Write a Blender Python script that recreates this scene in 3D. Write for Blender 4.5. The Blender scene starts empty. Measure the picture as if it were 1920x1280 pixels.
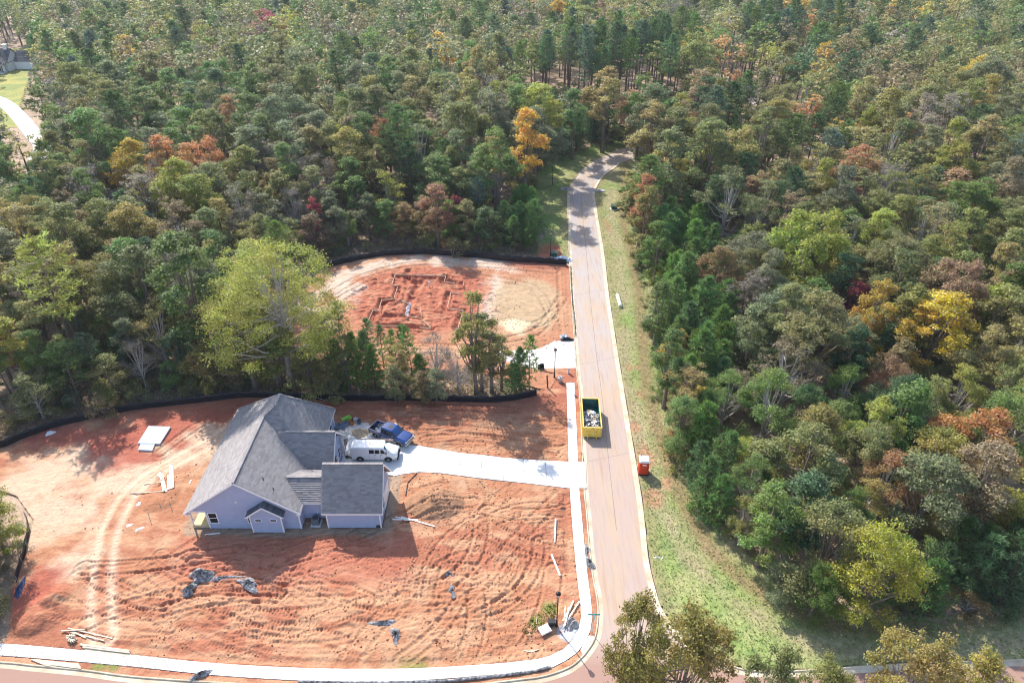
import bpy, bmesh, math, random
import numpy as np
from mathutils import Vector, Matrix
R = math.radians
random.seed(5)
S = bpy.context.scene
COL = S.collection

# ------------------------------------------------------------------ camera, sky, sun, exposure
CAM_H, PITCH, FPX = 60.0, R(33.5), 1300.0          # drone height, tilt below horizon, focal length for a 1920 wide frame
cd = bpy.data.cameras.new('camera'); cam = bpy.data.objects.new('camera', cd); COL.objects.link(cam)
cam.location = (0, 0, CAM_H); cam.rotation_euler = (math.pi / 2 - PITCH, 0, 0)
cd.sensor_width = 36; cd.lens = 36 * FPX / 1920; cd.clip_start = .5; cd.clip_end = 6000
S.camera = cam
SUN_EL, SUN_ROT = R(41.5), R(-31.5)
w = bpy.data.worlds.new('World'); S.world = w; w.use_nodes = True
nt = w.node_tree; bg = nt.nodes['Background']
sk = nt.nodes.new('ShaderNodeTexSky'); sk.sky_type = 'NISHITA'; sk.sun_disc = False
sk.sun_elevation = SUN_EL; sk.sun_rotation = SUN_ROT; sk.altitude = 200; sk.air_density = 1.0; sk.dust_density = 1.5; sk.ozone_density = 1.0
nt.links.new(sk.outputs[0], bg.inputs[0]); bg.inputs[1].default_value = 0.15
sl = bpy.data.lights.new('sun', 'SUN'); so = bpy.data.objects.new('sun', sl); COL.objects.link(so)
sl.energy = 3.7; sl.angle = R(.5); sl.color = (1, .95, .87)
sd = Vector((math.sin(SUN_ROT) * math.cos(SUN_EL), math.cos(SUN_ROT) * math.cos(SUN_EL), math.sin(SUN_EL)))
so.rotation_euler = sd.to_track_quat('Z', 'Y').to_euler(); so.location = (-60, 120, 150)
S.view_settings.view_transform = 'Standard'; S.view_settings.look = 'None'
S.view_settings.exposure = 1.0; S.view_settings.gamma = 1
S.render.engine = 'CYCLES'; S.cycles.filter_width = 1.1
S.cycles.max_bounces = 6; S.cycles.diffuse_bounces = 4; S.cycles.transmission_bounces = 4; S.cycles.transparent_max_bounces = 4
S.cycles.use_denoising = True; S.cycles.denoiser = 'OPENIMAGEDENOISE'; S.cycles.denoising_input_passes = 'RGB_ALBEDO_NORMAL'; S.cycles.denoising_prefilter = 'ACCURATE'
S.cycles.caustics_reflective = False; S.cycles.caustics_refractive = False

def g(x, y, z=0.0):
    """point of the place at height z that the photograph shows at (x, y)"""
    dx, dy = (x - 960) / FPX, -(y - 640) / FPX
    d = (dx, math.cos(PITCH) + dy * math.sin(PITCH), -math.sin(PITCH) + dy * math.cos(PITCH))
    t = (z - CAM_H) / d[2]
    return d[0] * t, d[1] * t
def G(pts, z=0.0): return [g(x, y, z) for x, y in pts]
def P(X, Y, Z=0.0):
    v = Z - CAM_H
    zc = Y * math.cos(PITCH) - v * math.sin(PITCH); up = Y * math.sin(PITCH) + v * math.cos(PITCH)
    return 960 + FPX * X / zc, 640 - FPX * up / zc

# ------------------------------------------------------------------ materials
def srgb(r, gg, b):
    f = lambda c: ((c / 255 + .055) / 1.055) ** 2.4 if c > 10 else c / 255 / 12.92
    return f(r), f(gg), f(b)
MATS = {}
def mat(name, col, rough=.7, metal=0, spec=.3, var=.12, vscale=3.0, bump=0, bscale=20.0, coat=0, hue=None):
    """principled surface; colour broken up by noise (var), fine relief (bump)"""
    if name in MATS: return MATS[name]
    m = bpy.data.materials.new(name); m.use_nodes = True; n = m.node_tree; b = n.nodes['Principled BSDF']
    b.inputs['Roughness'].default_value = rough; b.inputs['Metallic'].default_value = metal
    b.inputs['Specular IOR Level'].default_value = spec
    if coat: b.inputs['Coat Weight'].default_value = coat; b.inputs['Coat Roughness'].default_value = .05
    tc = n.nodes.new('ShaderNodeTexCoord'); nz = n.nodes.new('ShaderNodeTexNoise'); nz.inputs['Scale'].default_value = vscale; nz.inputs['Detail'].default_value = 6
    n.links.new(tc.outputs['Object'], nz.inputs['Vector'])
    cr = n.nodes.new('ShaderNodeValToRGB'); cr.color_ramp.elements[0].position = .3; cr.color_ramp.elements[1].position = .7
    c2 = hue or col
    cr.color_ramp.elements[0].color = (*[max(0, c * (1 - var)) for c in col], 1); cr.color_ramp.elements[1].color = (*[min(1, c * (1 + var)) for c in c2], 1)
    n.links.new(nz.outputs[0], cr.inputs[0]); n.links.new(cr.outputs[0], b.inputs['Base Color'])
    if bump:
        n2 = n.nodes.new('ShaderNodeTexNoise'); n2.inputs['Scale'].default_value = bscale; n2.inputs['Detail'].default_value = 5
        n.links.new(tc.outputs['Object'], n2.inputs['Vector'])
        bp = n.nodes.new('ShaderNodeBump'); bp.inputs['Distance'].default_value = bump; n.links.new(n2.outputs[0], bp.inputs['Height']); n.links.new(bp.outputs[0], b.inputs['Normal'])
    MATS[name] = m
    return m

def island_vary(m, lo, hi):
    """each separate piece (shingle tab, board) a little lighter or darker than the next"""
    n = m.node_tree; b = n.nodes['Principled BSDF']; src = b.inputs['Base Color'].links[0].from_socket
    ge = n.nodes.new('ShaderNodeNewGeometry'); mr = n.nodes.new('ShaderNodeMapRange'); mr.inputs[3].default_value = lo; mr.inputs[4].default_value = hi; n.links.new(ge.outputs['Random Per Island'], mr.inputs[0])
    sc = n.nodes.new('ShaderNodeVectorMath'); sc.operation = 'SCALE'; n.links.new(src, sc.inputs[0]); n.links.new(mr.outputs[0], sc.inputs['Scale']); n.links.new(sc.outputs[0], b.inputs['Base Color'])
    return m
def attr_mat(name, rough=.9, var=.35, vscale=4.0, bump=.05, bscale=9.0, spec=.15, fine=40.0):
    """soil, grass and other ground: colour comes from the mesh's own 'tone' attribute, grain from noise"""
    m = bpy.data.materials.new(name); m.use_nodes = True; n = m.node_tree; b = n.nodes['Principled BSDF']
    b.inputs['Roughness'].default_value = rough; b.inputs['Specular IOR Level'].default_value = spec
    at = n.nodes.new('ShaderNodeAttribute'); at.attribute_name = 'tone'
    tc = n.nodes.new('ShaderNodeTexCoord')
    fac = None
    for sc, amt in ((vscale, var), (fine, var * .8)):
        nz = n.nodes.new('ShaderNodeTexNoise'); nz.inputs['Scale'].default_value = sc; nz.inputs['Detail'].default_value = 7; nz.inputs['Roughness'].default_value = .65
        n.links.new(tc.outputs['Object'], nz.inputs['Vector'])
        mr = n.nodes.new('ShaderNodeMapRange'); mr.inputs[1].default_value = .3; mr.inputs[2].default_value = .7; mr.inputs[3].default_value = 1 - amt; mr.inputs[4].default_value = 1 + amt
        n.links.new(nz.outputs[0], mr.inputs[0])
        if fac is None: fac = mr.outputs[0]
        else:
            mm = n.nodes.new('ShaderNodeMath'); mm.operation = 'MULTIPLY'; n.links.new(fac, mm.inputs[0]); n.links.new(mr.outputs[0], mm.inputs[1]); fac = mm.outputs[0]
    mx = n.nodes.new('ShaderNodeVectorMath'); mx.operation = 'SCALE'
    n.links.new(at.outputs['Color'], mx.inputs[0]); n.links.new(fac, mx.inputs['Scale']); n.links.new(mx.outputs[0], b.inputs['Base Color'])
    n2 = n.nodes.new('ShaderNodeTexNoise'); n2.inputs['Scale'].default_value = bscale; n2.inputs['Detail'].default_value = 8; n.links.new(tc.outputs['Object'], n2.inputs['Vector'])
    bp = n.nodes.new('ShaderNodeBump'); bp.inputs['Distance'].default_value = bump; n.links.new(n2.outputs[0], bp.inputs['Height']); n.links.new(bp.outputs[0], b.inputs['Normal'])
    return m

def leaf_mat(name, source, trans=.4, spec=.3):
    """leaves: colour per tree (object colour or mesh attribute), varied leaf by leaf, some light passing through"""
    m = bpy.data.materials.new(name); m.use_nodes = True; n = m.node_tree; b = n.nodes['Principled BSDF']; out = n.nodes['Material Output']
    b.inputs['Roughness'].default_value = .55; b.inputs['Specular IOR Level'].default_value = spec
    if source == 'object':
        oi = n.nodes.new('ShaderNodeObjectInfo'); csrc = oi.outputs['Color']
    else:
        a = n.nodes.new('ShaderNodeAttribute'); a.attribute_name = 'tone'; csrc = a.outputs['Color']
    ar = n.nodes.new('ShaderNodeAttribute'); ar.attribute_name = 'leafvar'
    sp = n.nodes.new('ShaderNodeSeparateColor'); n.links.new(ar.outputs['Color'], sp.inputs[0])
    h = n.nodes.new('ShaderNodeHueSaturation'); n.links.new(csrc, h.inputs['Color'])
    for ch, sock, a0, a1 in ((0, 'Hue', .465, .525), (1, 'Value', .5, 1.6), (2, 'Saturation', .85, 1.3)):
        mr = n.nodes.new('ShaderNodeMapRange'); mr.inputs[3].default_value = a0; mr.inputs[4].default_value = a1
        n.links.new(sp.outputs[ch], mr.inputs[0]); n.links.new(mr.outputs[0], h.inputs[sock])
    n.links.new(h.outputs[0], b.inputs['Base Color'])
    tr = n.nodes.new('ShaderNodeBsdfTranslucent'); n.links.new(h.outputs[0], tr.inputs[0])
    mx = n.nodes.new('ShaderNodeMixShader'); mx.inputs[0].default_value = trans
    n.links.new(b.outputs[0], mx.inputs[1]); n.links.new(tr.outputs[0], mx.inputs[2]); n.links.new(mx.outputs[0], out.inputs[0])
    return m

# ------------------------------------------------------------------ mesh helpers
class MB:
    """collects vertices and faces of one piece"""
    def __init__(s): s.v = []; s.f = []; s.mi = []
    def add(s, vs, fs, mi=0):
        o = len(s.v); s.v += [tuple(p) for p in vs]; s.f += [tuple(i + o for i in f) for f in fs]; s.mi += [mi] * len(fs); return s
    def box(s, x0, x1, y0, y1, z0, z1, m=None, mi=0):
        vs = [Vector((x, y, z)) for z in (z0, z1) for x, y in ((x0, y0), (x1, y0), (x1, y1), (x0, y1))]
        if m is not None: vs = [m @ p for p in vs]
        return s.add(vs, [(3, 2, 1, 0), (4, 5, 6, 7), (0, 1, 5, 4), (1, 2, 6, 5), (2, 3, 7, 6), (3, 0, 4, 7)], mi)
    def bar(s, a, b, wd, ht, mi=0):
        """straight board from a to b, wd wide, ht thick"""
        a, b = Vector(a), Vector(b); d = b - a; L = d.length
        if L < 1e-5: return s
        q = d.to_track_quat('X', 'Z').to_matrix().to_4x4()
        return s.box(0, L, -wd / 2, wd / 2, -ht / 2, ht / 2, Matrix.Translation(a) @ q, mi)
    def tube(s, pts, rad, n=7, mi=0, cap=True):
        pts = [Vector(p) for p in pts]
        if not hasattr(rad, '__len__'): rad = [rad] * len(pts)
        o = len(s.v); vs = []; fs = []
        ref = Vector((0, 0, 1))
        for i, p in enumerate(pts):
            d = (pts[min(i + 1, len(pts) - 1)] - pts[max(i - 1, 0)]).normalized()
            u = d.cross(ref if abs(d.z) < .95 else Vector((1, 0, 0))).normalized(); v = d.cross(u)
            if i and u.dot(pu) < 0: u = -u; v = -v
            pu = u
            for k in range(n):
                a = 2 * math.pi * k / n; vs.append(p + (u * math.cos(a) + v * math.sin(a)) * rad[i])
        for i in range(len(pts) - 1):
            for k in range(n): fs.append((i * n + k, i * n + (k + 1) % n, (i + 1) * n + (k + 1) % n, (i + 1) * n + k))
        if cap: fs += [tuple(range(n))[::-1], tuple((len(pts) - 1) * n + k for k in range(n))]
        return s.add(vs, fs, mi)
    def lathe(s, prof, n=16, m=None, mi=0):
        vs = [Vector((r * math.cos(2 * math.pi * k / n), r * math.sin(2 * math.pi * k / n), z)) for r, z in prof for k in range(n)]
        if m is not None: vs = [m @ p for p in vs]
        fs = [(i * n + k, i * n + (k + 1) % n, (i + 1) * n + (k + 1) % n, (i + 1) * n + k) for i in range(len(prof) - 1) for k in range(n)]
        fs += [tuple(range(n))[::-1], tuple((len(prof) - 1) * n + k for k in range(n))]
        return s.add(vs, fs, mi)
    def slab(s, poly, nrm, t, mi=0):
        """flat polygon given thickness t behind it"""
        n = len(poly); nrm = Vector(nrm).normalized()
        a = [Vector(p) for p in poly]; b = [p - nrm * t for p in a]
        area = sum((a[i].cross(a[(i + 1) % n]) for i in range(n)), Vector())
        if area.dot(nrm) < 0: a.reverse(); b.reverse()
        return s.add(a + b, [tuple(range(n)), tuple(range(2 * n - 1, n - 1, -1))] + [(i, i + n, (i + 1) % n + n, (i + 1) % n) for i in range(n)], mi)
    def build(s, name, m=None, parent=None, smooth=False, loc=None):
        me = bpy.data.meshes.new(name); me.from_pydata([tuple(v) for v in s.v], [], s.f)
        ms = m if isinstance(m, (list, tuple)) else [m]
        for x in ms: me.materials.append(x)
        if len(ms) > 1: me.polygons.foreach_set('material_index', s.mi)
        if smooth: me.polygons.foreach_set('use_smooth', [True] * len(me.polygons))
        me.update()
        o = bpy.data.objects.new(name, me); COL.objects.link(o)
        if parent is not None: o.parent = parent
        if loc is not None: o.location = loc
        return o
def tag(o, label=None, cat=None, group=None, kind=None):
    if label: o['label'] = label
    if cat: o['category'] = cat
    if group: o['group'] = group
    if kind: o['kind'] = kind
    return o
def empty(name, loc=(0, 0, 0), rz=0):
    o = bpy.data.objects.new(name, None); COL.objects.link(o); o.location = loc; o.rotation_euler = (0, 0, rz); o.empty_display_size = .3
    return o
def np_mesh(name, V, F, mats, attrs=(), smooth=False, mi=None):
    """mesh from numpy arrays; F is (n,3) or (n,4); attrs: (name, (nverts,3) colours)"""
    me = bpy.data.meshes.new(name); nv, nf, k = len(V), len(F), F.shape[1]
    me.vertices.add(nv); me.vertices.foreach_set('co', np.ascontiguousarray(V, dtype=np.float32).ravel())
    me.loops.add(nf * k); me.loops.foreach_set('vertex_index', np.ascontiguousarray(F, dtype=np.int32).ravel())
    me.polygons.add(nf); me.polygons.foreach_set('loop_start', np.arange(0, nf * k, k, dtype=np.int32))
    try: me.polygons.foreach_set('loop_total', np.full(nf, k, dtype=np.int32))
    except Exception: pass
    for m in mats: me.materials.append(m)
    if mi is not None: me.polygons.foreach_set('material_index', np.asarray(mi, dtype=np.int32))
    if smooth: me.polygons.foreach_set('use_smooth', np.ones(nf, dtype=bool))
    for an, c in attrs:
        a = me.attributes.new(an, 'FLOAT_COLOR', 'POINT'); cc = np.ones((nv, 4), dtype=np.float32); cc[:, :3] = c; a.data.foreach_set('color', cc.ravel())
    me.update(calc_edges=True); me.validate()
    return me
def link(name, me, parent=None, loc=None):
    o = bpy.data.objects.new(name, me); COL.objects.link(o)
    if parent is not None: o.parent = parent
    if loc is not None: o.location = loc
    return o

# ------------------------------------------------------------------ noise and polygon tools (numpy)
_tab = np.random.RandomState(11).rand(512, 512)
def vnoise(x, y, s, seed=0):
    x = x / s + seed * 17.3; y = y / s + seed * 9.7
    xi = np.floor(x).astype(int); yi = np.floor(y).astype(int); fx = x - xi; fy = y - yi
    fx = fx * fx * (3 - 2 * fx); fy = fy * fy * (3 - 2 * fy)
    a = _tab[xi % 512, yi % 512]; b = _tab[(xi + 1) % 512, yi % 512]; c = _tab[xi % 512, (yi + 1) % 512]; d = _tab[(xi + 1) % 512, (yi + 1) % 512]
    return (a * (1 - fx) + b * fx) * (1 - fy) + (c * (1 - fx) + d * fx) * fy
def fbm(x, y, s, seed=0, oct=4, gain=.5):
    r = 0; amp = 1; tot = 0
    for k in range(oct): r = r + amp * vnoise(x, y, s / 2 ** k, seed + k); tot += amp; amp *= gain
    return r / tot
def inside(x, y, poly):
    x = np.asarray(x, float); y = np.asarray(y, float); r = np.zeros(x.shape, bool); n = len(poly)
    for i in range(n):
        x1, y1 = poly[i]; x2, y2 = poly[(i + 1) % n]
        if y1 == y2: continue
        c = ((y1 > y) != (y2 > y)) & (x < (x2 - x1) * (y - y1) / (y2 - y1) + x1); r ^= c
    return r
def dist_line(x, y, pts):
    """distance, signed side distance and run along a polyline"""
    best = np.full(np.shape(x), 1e9); sg = np.zeros(np.shape(x)); run = np.zeros(np.shape(x)); acc = 0
    for (x1, y1), (x2, y2) in zip(pts[:-1], pts[1:]):
        dx, dy = x2 - x1, y2 - y1; L = math.hypot(dx, dy) + 1e-9
        t = np.clip(((x - x1) * dx + (y - y1) * dy) / L ** 2, 0, 1)
        ex, ey = x - x1 - t * dx, y - y1 - t * dy; d = np.hypot(ex, ey); m = d < best
        best = np.where(m, d, best); sg = np.where(m, np.sign(dx * ey - dy * ex) * d, sg); run = np.where(m, acc + t * L, run); acc += L
    return best, sg, run
def smooth(a, b, x):
    t = np.clip((x - a) / (b - a), 0, 1); return t * t * (3 - 2 * t)
def curve(pts, n=6):
    """Catmull-Rom through the points"""
    out = []; q = [pts[0]] + list(pts) + [pts[-1]]
    for i in range(1, len(q) - 2):
        for k in range(n):
            t = k / n; a, b, c, d = [np.array(p, float) for p in q[i - 1:i + 3]]
            out.append(tuple(.5 * (2 * b + (c - a) * t + (2 * a - 5 * b + 4 * c - d) * t * t + (3 * b - a - 3 * c + d) * t ** 3)))
    out.append(tuple(pts[-1])); return out
def offset(pts, d):
    r = []
    for i, p in enumerate(pts):
        a = pts[max(i - 1, 0)]; b = pts[min(i + 1, len(pts) - 1)]
        t = np.array(b, float)[:2] - np.array(a, float)[:2]; t /= np.linalg.norm(t) + 1e-9
        r.append((p[0] - t[1] * d, p[1] + t[0] * d))
    return r

# ------------------------------------------------------------------ the setting: ground, lots, roads, walks
M_SOIL = attr_mat('red_clay_soil', var=.17, vscale=1.1, bump=.12, bscale=3.5, fine=7.0)
M_FLOOR = attr_mat('forest_litter', var=.4, vscale=.8, bump=.15, bscale=3.0, fine=7.0)
M_VERGE = attr_mat('mown_grass_soil', var=.3, vscale=1.5, bump=.08, bscale=8.0, fine=16.0)
M_CONC = mat('new_concrete', (.70, .69, .67), .85, var=.10, vscale=.5, bump=.004, bscale=40)
M_CURB = mat('curb_concrete', (.50, .40, .27), .85, var=.14, vscale=.7, hue=(.58, .50, .38), bump=.01, bscale=30)
M_JOINT = mat('joint_sealant', (.22, .18, .16), .9)

def sheet(name, poly, z, m, kind='structure', parent=None):
    q = [p for i, p in enumerate(poly) if math.dist(p, poly[i - 1]) > .02]
    from mathutils.geometry import tessellate_polygon
    tri = tessellate_polygon([[Vector((x, y, 0)) for x, y in q]])
    tri = [t if (q[t[1]][0] - q[t[0]][0]) * (q[t[2]][1] - q[t[0]][1]) - (q[t[1]][1] - q[t[0]][1]) * (q[t[2]][0] - q[t[0]][0]) > 0 else t[::-1] for t in tri]
    o = MB().add([(x, y, z) for x, y in q], tri).build(name, m, parent)
    if parent is None: tag(o, kind=kind)
    return o
def sweep(name, line, prof, m, parent=None):
    """profile of (side offset, z) carried along a ground line"""
    k = len(prof); rows = [offset(line, p[0]) for p in prof]; mb = MB(); vs = []; fs = []
    for i in range(len(line)):
        for j in range(k): vs.append((rows[j][i][0], rows[j][i][1], prof[j][1]))
    for i in range(len(line) - 1):
        for j in range(k - 1): fs.append((i * k + j, (i + 1) * k + j, (i + 1) * k + j + 1, i * k + j + 1))
    mb.add(vs, fs); return mb.build(name, m, parent)
def resample(pts, n):
    p = np.array(pts, float); s = np.r_[0, np.cumsum(np.hypot(*np.diff(p, axis=0).T))]; t = np.linspace(0, s[-1], n)
    return list(zip(np.interp(t, s, p[:, 0]), np.interp(t, s, p[:, 1])))

# kerb lines of the street (left and right as seen), through the bend and on into the woods
KL = G([(1097, 1228), (1114, 1203), (1121, 1177), (1123, 1142), (1119, 1110), (1113, 1080), (1106, 1020), (1101, 960), (1096, 906), (1087.5, 734), (1083, 704), (1072.5, 561), (1069, 500), (1066, 420), (1065, 362), (1074, 343), (1091, 320), (1113, 303), (1146, 288), (1173, 279)])
KLx = KL + [(45, 193), (60, 204), (72, 218), (77, 234), (75.5, 256), (66, 285)]
KR = G([(1356, 1246), (1310, 1222), (1271, 1187), (1241, 1148), (1228, 1114), (1213, 1050), (1206, 980), (1196, 906), (1168, 734), (1163, 704), (1141, 561), (1132, 481), (1123, 426), (1116, 382), (1114.5, 362), (1122, 343), (1135, 327.5), (1157, 312), (1173, 302)])
KRx = KR + [(46, 186), (64, 197), (78, 213), (84, 233), (82.5, 257), (73, 288)]
KLc = curve(KLx, 6); KRc = curve(KRx, 6)
XL = curve(G([(-400, 1225), (-200, 1232), (0, 1243), (60, 1249), (156, 1258), (247, 1270), (400, 1281), (560, 1290), (700, 1293), (850, 1289), (980, 1275), (1011, 1271), (1042, 1263), (1074, 1249), (1097, 1228)]), 5)     # kerb of the cross street, near our lot
XR = curve(G([(1356, 1246), (1407, 1259), (1484, 1260), (1613, 1252), (1698, 1247), (1920, 1239), (2300, 1228)]), 5)

def road_mat():
    m = bpy.data.materials.new('dusty_pavement'); m.use_nodes = True; n = m.node_tree; b = n.nodes['Principled BSDF']
    b.inputs['Roughness'].default_value = .85; b.inputs['Specular IOR Level'].default_value = .2
    tc = n.nodes.new('ShaderNodeTexCoord')
    def noise(s, d=6, sx=1, sy=1):
        mp = n.nodes.new('ShaderNodeMapping'); mp.inputs['Scale'].default_value = (sx, sy, 1); n.links.new(tc.outputs['Object'], mp.inputs[0])
        q = n.nodes.new('ShaderNodeTexNoise'); q.inputs['Scale'].default_value = s; q.inputs['Detail'].default_value = d; q.inputs['Roughness'].default_value = .6; n.links.new(mp.outputs[0], q.inputs[0]); return q.outputs[0]
    def mix(f, a, c):
        q = n.nodes.new('ShaderNodeMix'); q.data_type = 'RGBA'
        if isinstance(f, float): q.inputs[0].default_value = f
        else: n.links.new(f, q.inputs[0])
        for s_, v in ((q.inputs[6], a), (q.inputs[7], c)):
            if isinstance(v, tuple): s_.default_value = (*v, 1)
            else: n.links.new(v, s_)
        return q.outputs[2]
    def ramp(f, p0, p1):
        q = n.nodes.new('ShaderNodeMapRange'); q.inputs[1].default_value = p0; q.inputs[2].default_value = p1; n.links.new(f, q.inputs[0]); return q.outputs[0]
    sep = n.nodes.new('ShaderNodeSeparateXYZ'); n.links.new(tc.outputs['Object'], sep.inputs[0])
    far = ramp(sep.outputs[1], 55, 115)                       # clay tracked out of the lots stains the near stretch
    base = mix(far, (.44, .335, .285), (.43, .385, .365))
    base = mix(ramp(noise(.25, 5, 2, .5), .42, .68), base, (.47, .35, .24))
    base = mix(ramp(noise(.9, 6, 3.5, .25), .5, .75), base, (.37, .29, .265))
    base = mix(ramp(noise(.5, 5, 3, .2), .56, .76), base, (.40, .26, .19))                       # wheel paths of tracked mud
    base = mix(ramp(sep.outputs[1], 39.5, 36.5), base, (.36, .215, .165))                          # cross street, redder
    base = mix(ramp(noise(14, 4), .35, .75), base, mix(.25, base, (.27, .21, .19)))
    n.links.new(base, b.inputs['Base Color']); 
    bp = n.nodes.new('ShaderNodeBump'); bp.inputs['Distance'].default_value = .01; n.links.new(noise(30, 4), bp.inputs['Height']); n.links.new(bp.outputs[0], b.inputs['Normal'])
    return m
M_ROAD = road_mat()
poly = KLc[::-1] + XL[::-1] + [(-80, 27.2), (80, 27.2)] + XR[::-1] + KRc
road = sheet('road', poly, 0, M_ROAD)
PROF = [(.02, .003), (.46, .02), (.50, .13), (.62, .14), (.64, -.2)]
def sideprof(s): return [(s * a, z) for a, z in PROF]
# kerb and gutter: profile lies inwards of the kerb line (gutter on the road side)
def kerb(name, line, s):
    inner = offset(line, -s * .46)
    return tag(sweep(name, inner, sideprof(s), M_CURB), kind='structure')
kerb('kerb', KLc, 1); kerb('kerb', KRc, -1); kerb('kerb', XL, 1); kerb('kerb', XR, 1)
# joints of the pavement
mid = [((a[0] + b[0]) / 2, (a[1] + b[1]) / 2) for a, b in zip(resample(KLc[18:], 60), resample(KRc[24:], 60))]
sweep('joint', mid[2:], [(-.03, .004), (.03, .004)], M_JOINT, road)
for i, (a, b) in enumerate(zip(resample(KLc[18:], 40), resample(KRc[24:], 40))):
    if i in (3, 6, 9, 12, 16, 21, 26):
        sweep('joint', [a, b], [(-.02, .0045), (.02, .0045)], M_JOINT, road)

# ---- the two cleared lots: fine soil sheets with ruts, tread marks, heaps and trenches
def field(poly, step, zfun):
    xs = [p[0] for p in poly]; ys = [p[1] for p in poly]
    gx = np.arange(min(xs), max(xs) + step, step); gy = np.arange(min(ys), max(ys) + step, step)
    X, Y = np.meshgrid(gx, gy); Z, T = zfun(X, Y); ins = inside(X, Y, poly)
    de = smooth(3.0, 6.0, dist_line(X, Y, poly + [poly[0]])[0]); Z = np.where(Z < -.06, Z * de - .06 * (1 - de), Z)
    q = ins[:-1, :-1] & ins[:-1, 1:] & ins[1:, 1:] & ins[1:, :-1]
    ids = np.arange(X.size).reshape(X.shape)
    F = np.stack([ids[:-1, :-1][q], ids[:-1, 1:][q], ids[1:, 1:][q], ids[1:, :-1][q]], -1)
    used = np.unique(F); rm = np.full(X.size, -1); rm[used] = np.arange(len(used)); F = rm[F]
    V = np.stack([X, Y, Z], -1).reshape(-1, 3)[used]; T = T.reshape(-1, 3)[used]
    return V, F, T, (gx, gy, Z)
FIELDS = []
def soil_z(x, y):
    """height of the built ground at a point"""
    for (gx, gy, Z), poly in FIELDS:
        if gx[0] <= x < gx[-1] and gy[0] <= y < gy[-1] and inside(x, y, poly):
            i = int((x - gx[0]) / (gx[1] - gx[0])); j = int((y - gy[0]) / (gy[1] - gy[0])); return float(Z[min(j, len(gy) - 1), min(i, len(gx) - 1)])
    return -.14
def mixc(T, col, f): return T * (1 - f[..., None]) + np.array(col) * f[..., None]
CLAY, PALE, RED, TAN, BROWN, CREAM = (.385, .172, .094), (.58, .42, .30), (.33, .115, .07), (.44, .27, .16), (.33, .18, .105), (.60, .48, .38)
rngT = np.random.RandomState(21)
def treads(X, Y, Z, lines, depth=.05, gauge=.85, wheel=.24, pitch=.42, tread=.05, vary=False):
    d0, t0 = depth, tread
    for ln in lines:
        if vary: depth = d0 * rngT.uniform(.2, 1.5); tread = t0 * rngT.choice([0, .5, 1, 1.4]); wheel = rngT.uniform(.13, .26); gauge = rngT.uniform(.65, .95)
        a = np.array(ln); m = (X > a[:, 0].min() - 2) & (X < a[:, 0].max() + 2) & (Y > a[:, 1].min() - 2) & (Y < a[:, 1].max() + 2)
        if not m.any(): continue
        d, s, run = dist_line(X[m], Y[m], ln)
        ru = np.exp(-((np.abs(s) - gauge) / wheel) ** 2) * (d < 2)
        berm = np.exp(-((np.abs(np.abs(s) - gauge) - wheel * 1.7) / .12) ** 2)
        Z[m] += -depth * ru + .5 * depth * berm + tread * ru * np.cos(2 * math.pi * run / pitch + np.sign(s))
    return Z
LOT1 = G([(-160, 850), (-60, 845), (0, 836), (40, 820), (100, 799), (170, 782), (260, 764), (400, 748), (455, 742), (540, 744), (650, 748), (800, 748), (900, 750), (960, 746), (1005, 736), (1035, 715), (1050, 690), (1081, 690)]) \
    + [q for q in reversed(offset(curve(KL[:11], 4), .1))] + [q for q in reversed(offset(XL, .1))][:-8] \
    + G([(10, 1200), (18, 1180), (22, 1100), (48, 1040), (62, 975), (30, 930), (-60, 900)])
PADS = []          # outlines of everything paved or built, where the soil is kept low
WALK_IN = G([(1062, 718), (1064, 800), (1066, 867), (1068, 915), (1074, 1000), (1081.6, 1080), (1088, 1131), (1088.5, 1167), (1077, 1194), (1064, 1211), (1042, 1225), (1011, 1235), (980, 1239), (930, 1244), (800, 1252), (700, 1254), (560, 1252), (400, 1243), (250, 1228), (100, 1214), (0, 1206), (-150, 1198)])
WALK_OUT = G([(1077, 718), (1081, 800), (1084, 867), (1086, 915), (1094, 1000), (1102, 1080), (1108.5, 1127), (1110, 1166), (1104, 1191), (1086, 1220), (1067, 1235), (1042, 1249), (1011, 1257), (940, 1264), (800, 1275), (700, 1278), (560, 1276), (400, 1266), (250, 1250), (100, 1237), (0, 1229), (-150, 1220)])
DRIVE_TOP = G([(748, 833), (800, 838), (850, 848), (900, 853), (960, 860), (1063, 866)])
DRIVE_BOT = G([(745, 891), (770, 886), (820, 887), (900, 897), (1000, 908), (1067, 916)])
PAD_L = G([(657, 801), (650, 835), (640, 880)]); PAD_R = G([(743, 794), (781, 836), (745, 893)])
PADS.append(WALK_IN + WALK_OUT[::-1]); PADS.append(DRIVE_TOP + DRIVE_BOT[::-1]); PADS.append(PAD_L + PAD_R[::-1]); PADS.append([(-35.4, 53), (-14.4, 53), (-14.4, 61.6), (-20.8, 66.5), (-23.3, 70.2), (-35.6, 70.2)])
PADS.append(G([(1063, 866), (1100, 866), (1102, 916), (1067, 916)]))
PILE1 = g(815, 945)
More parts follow.
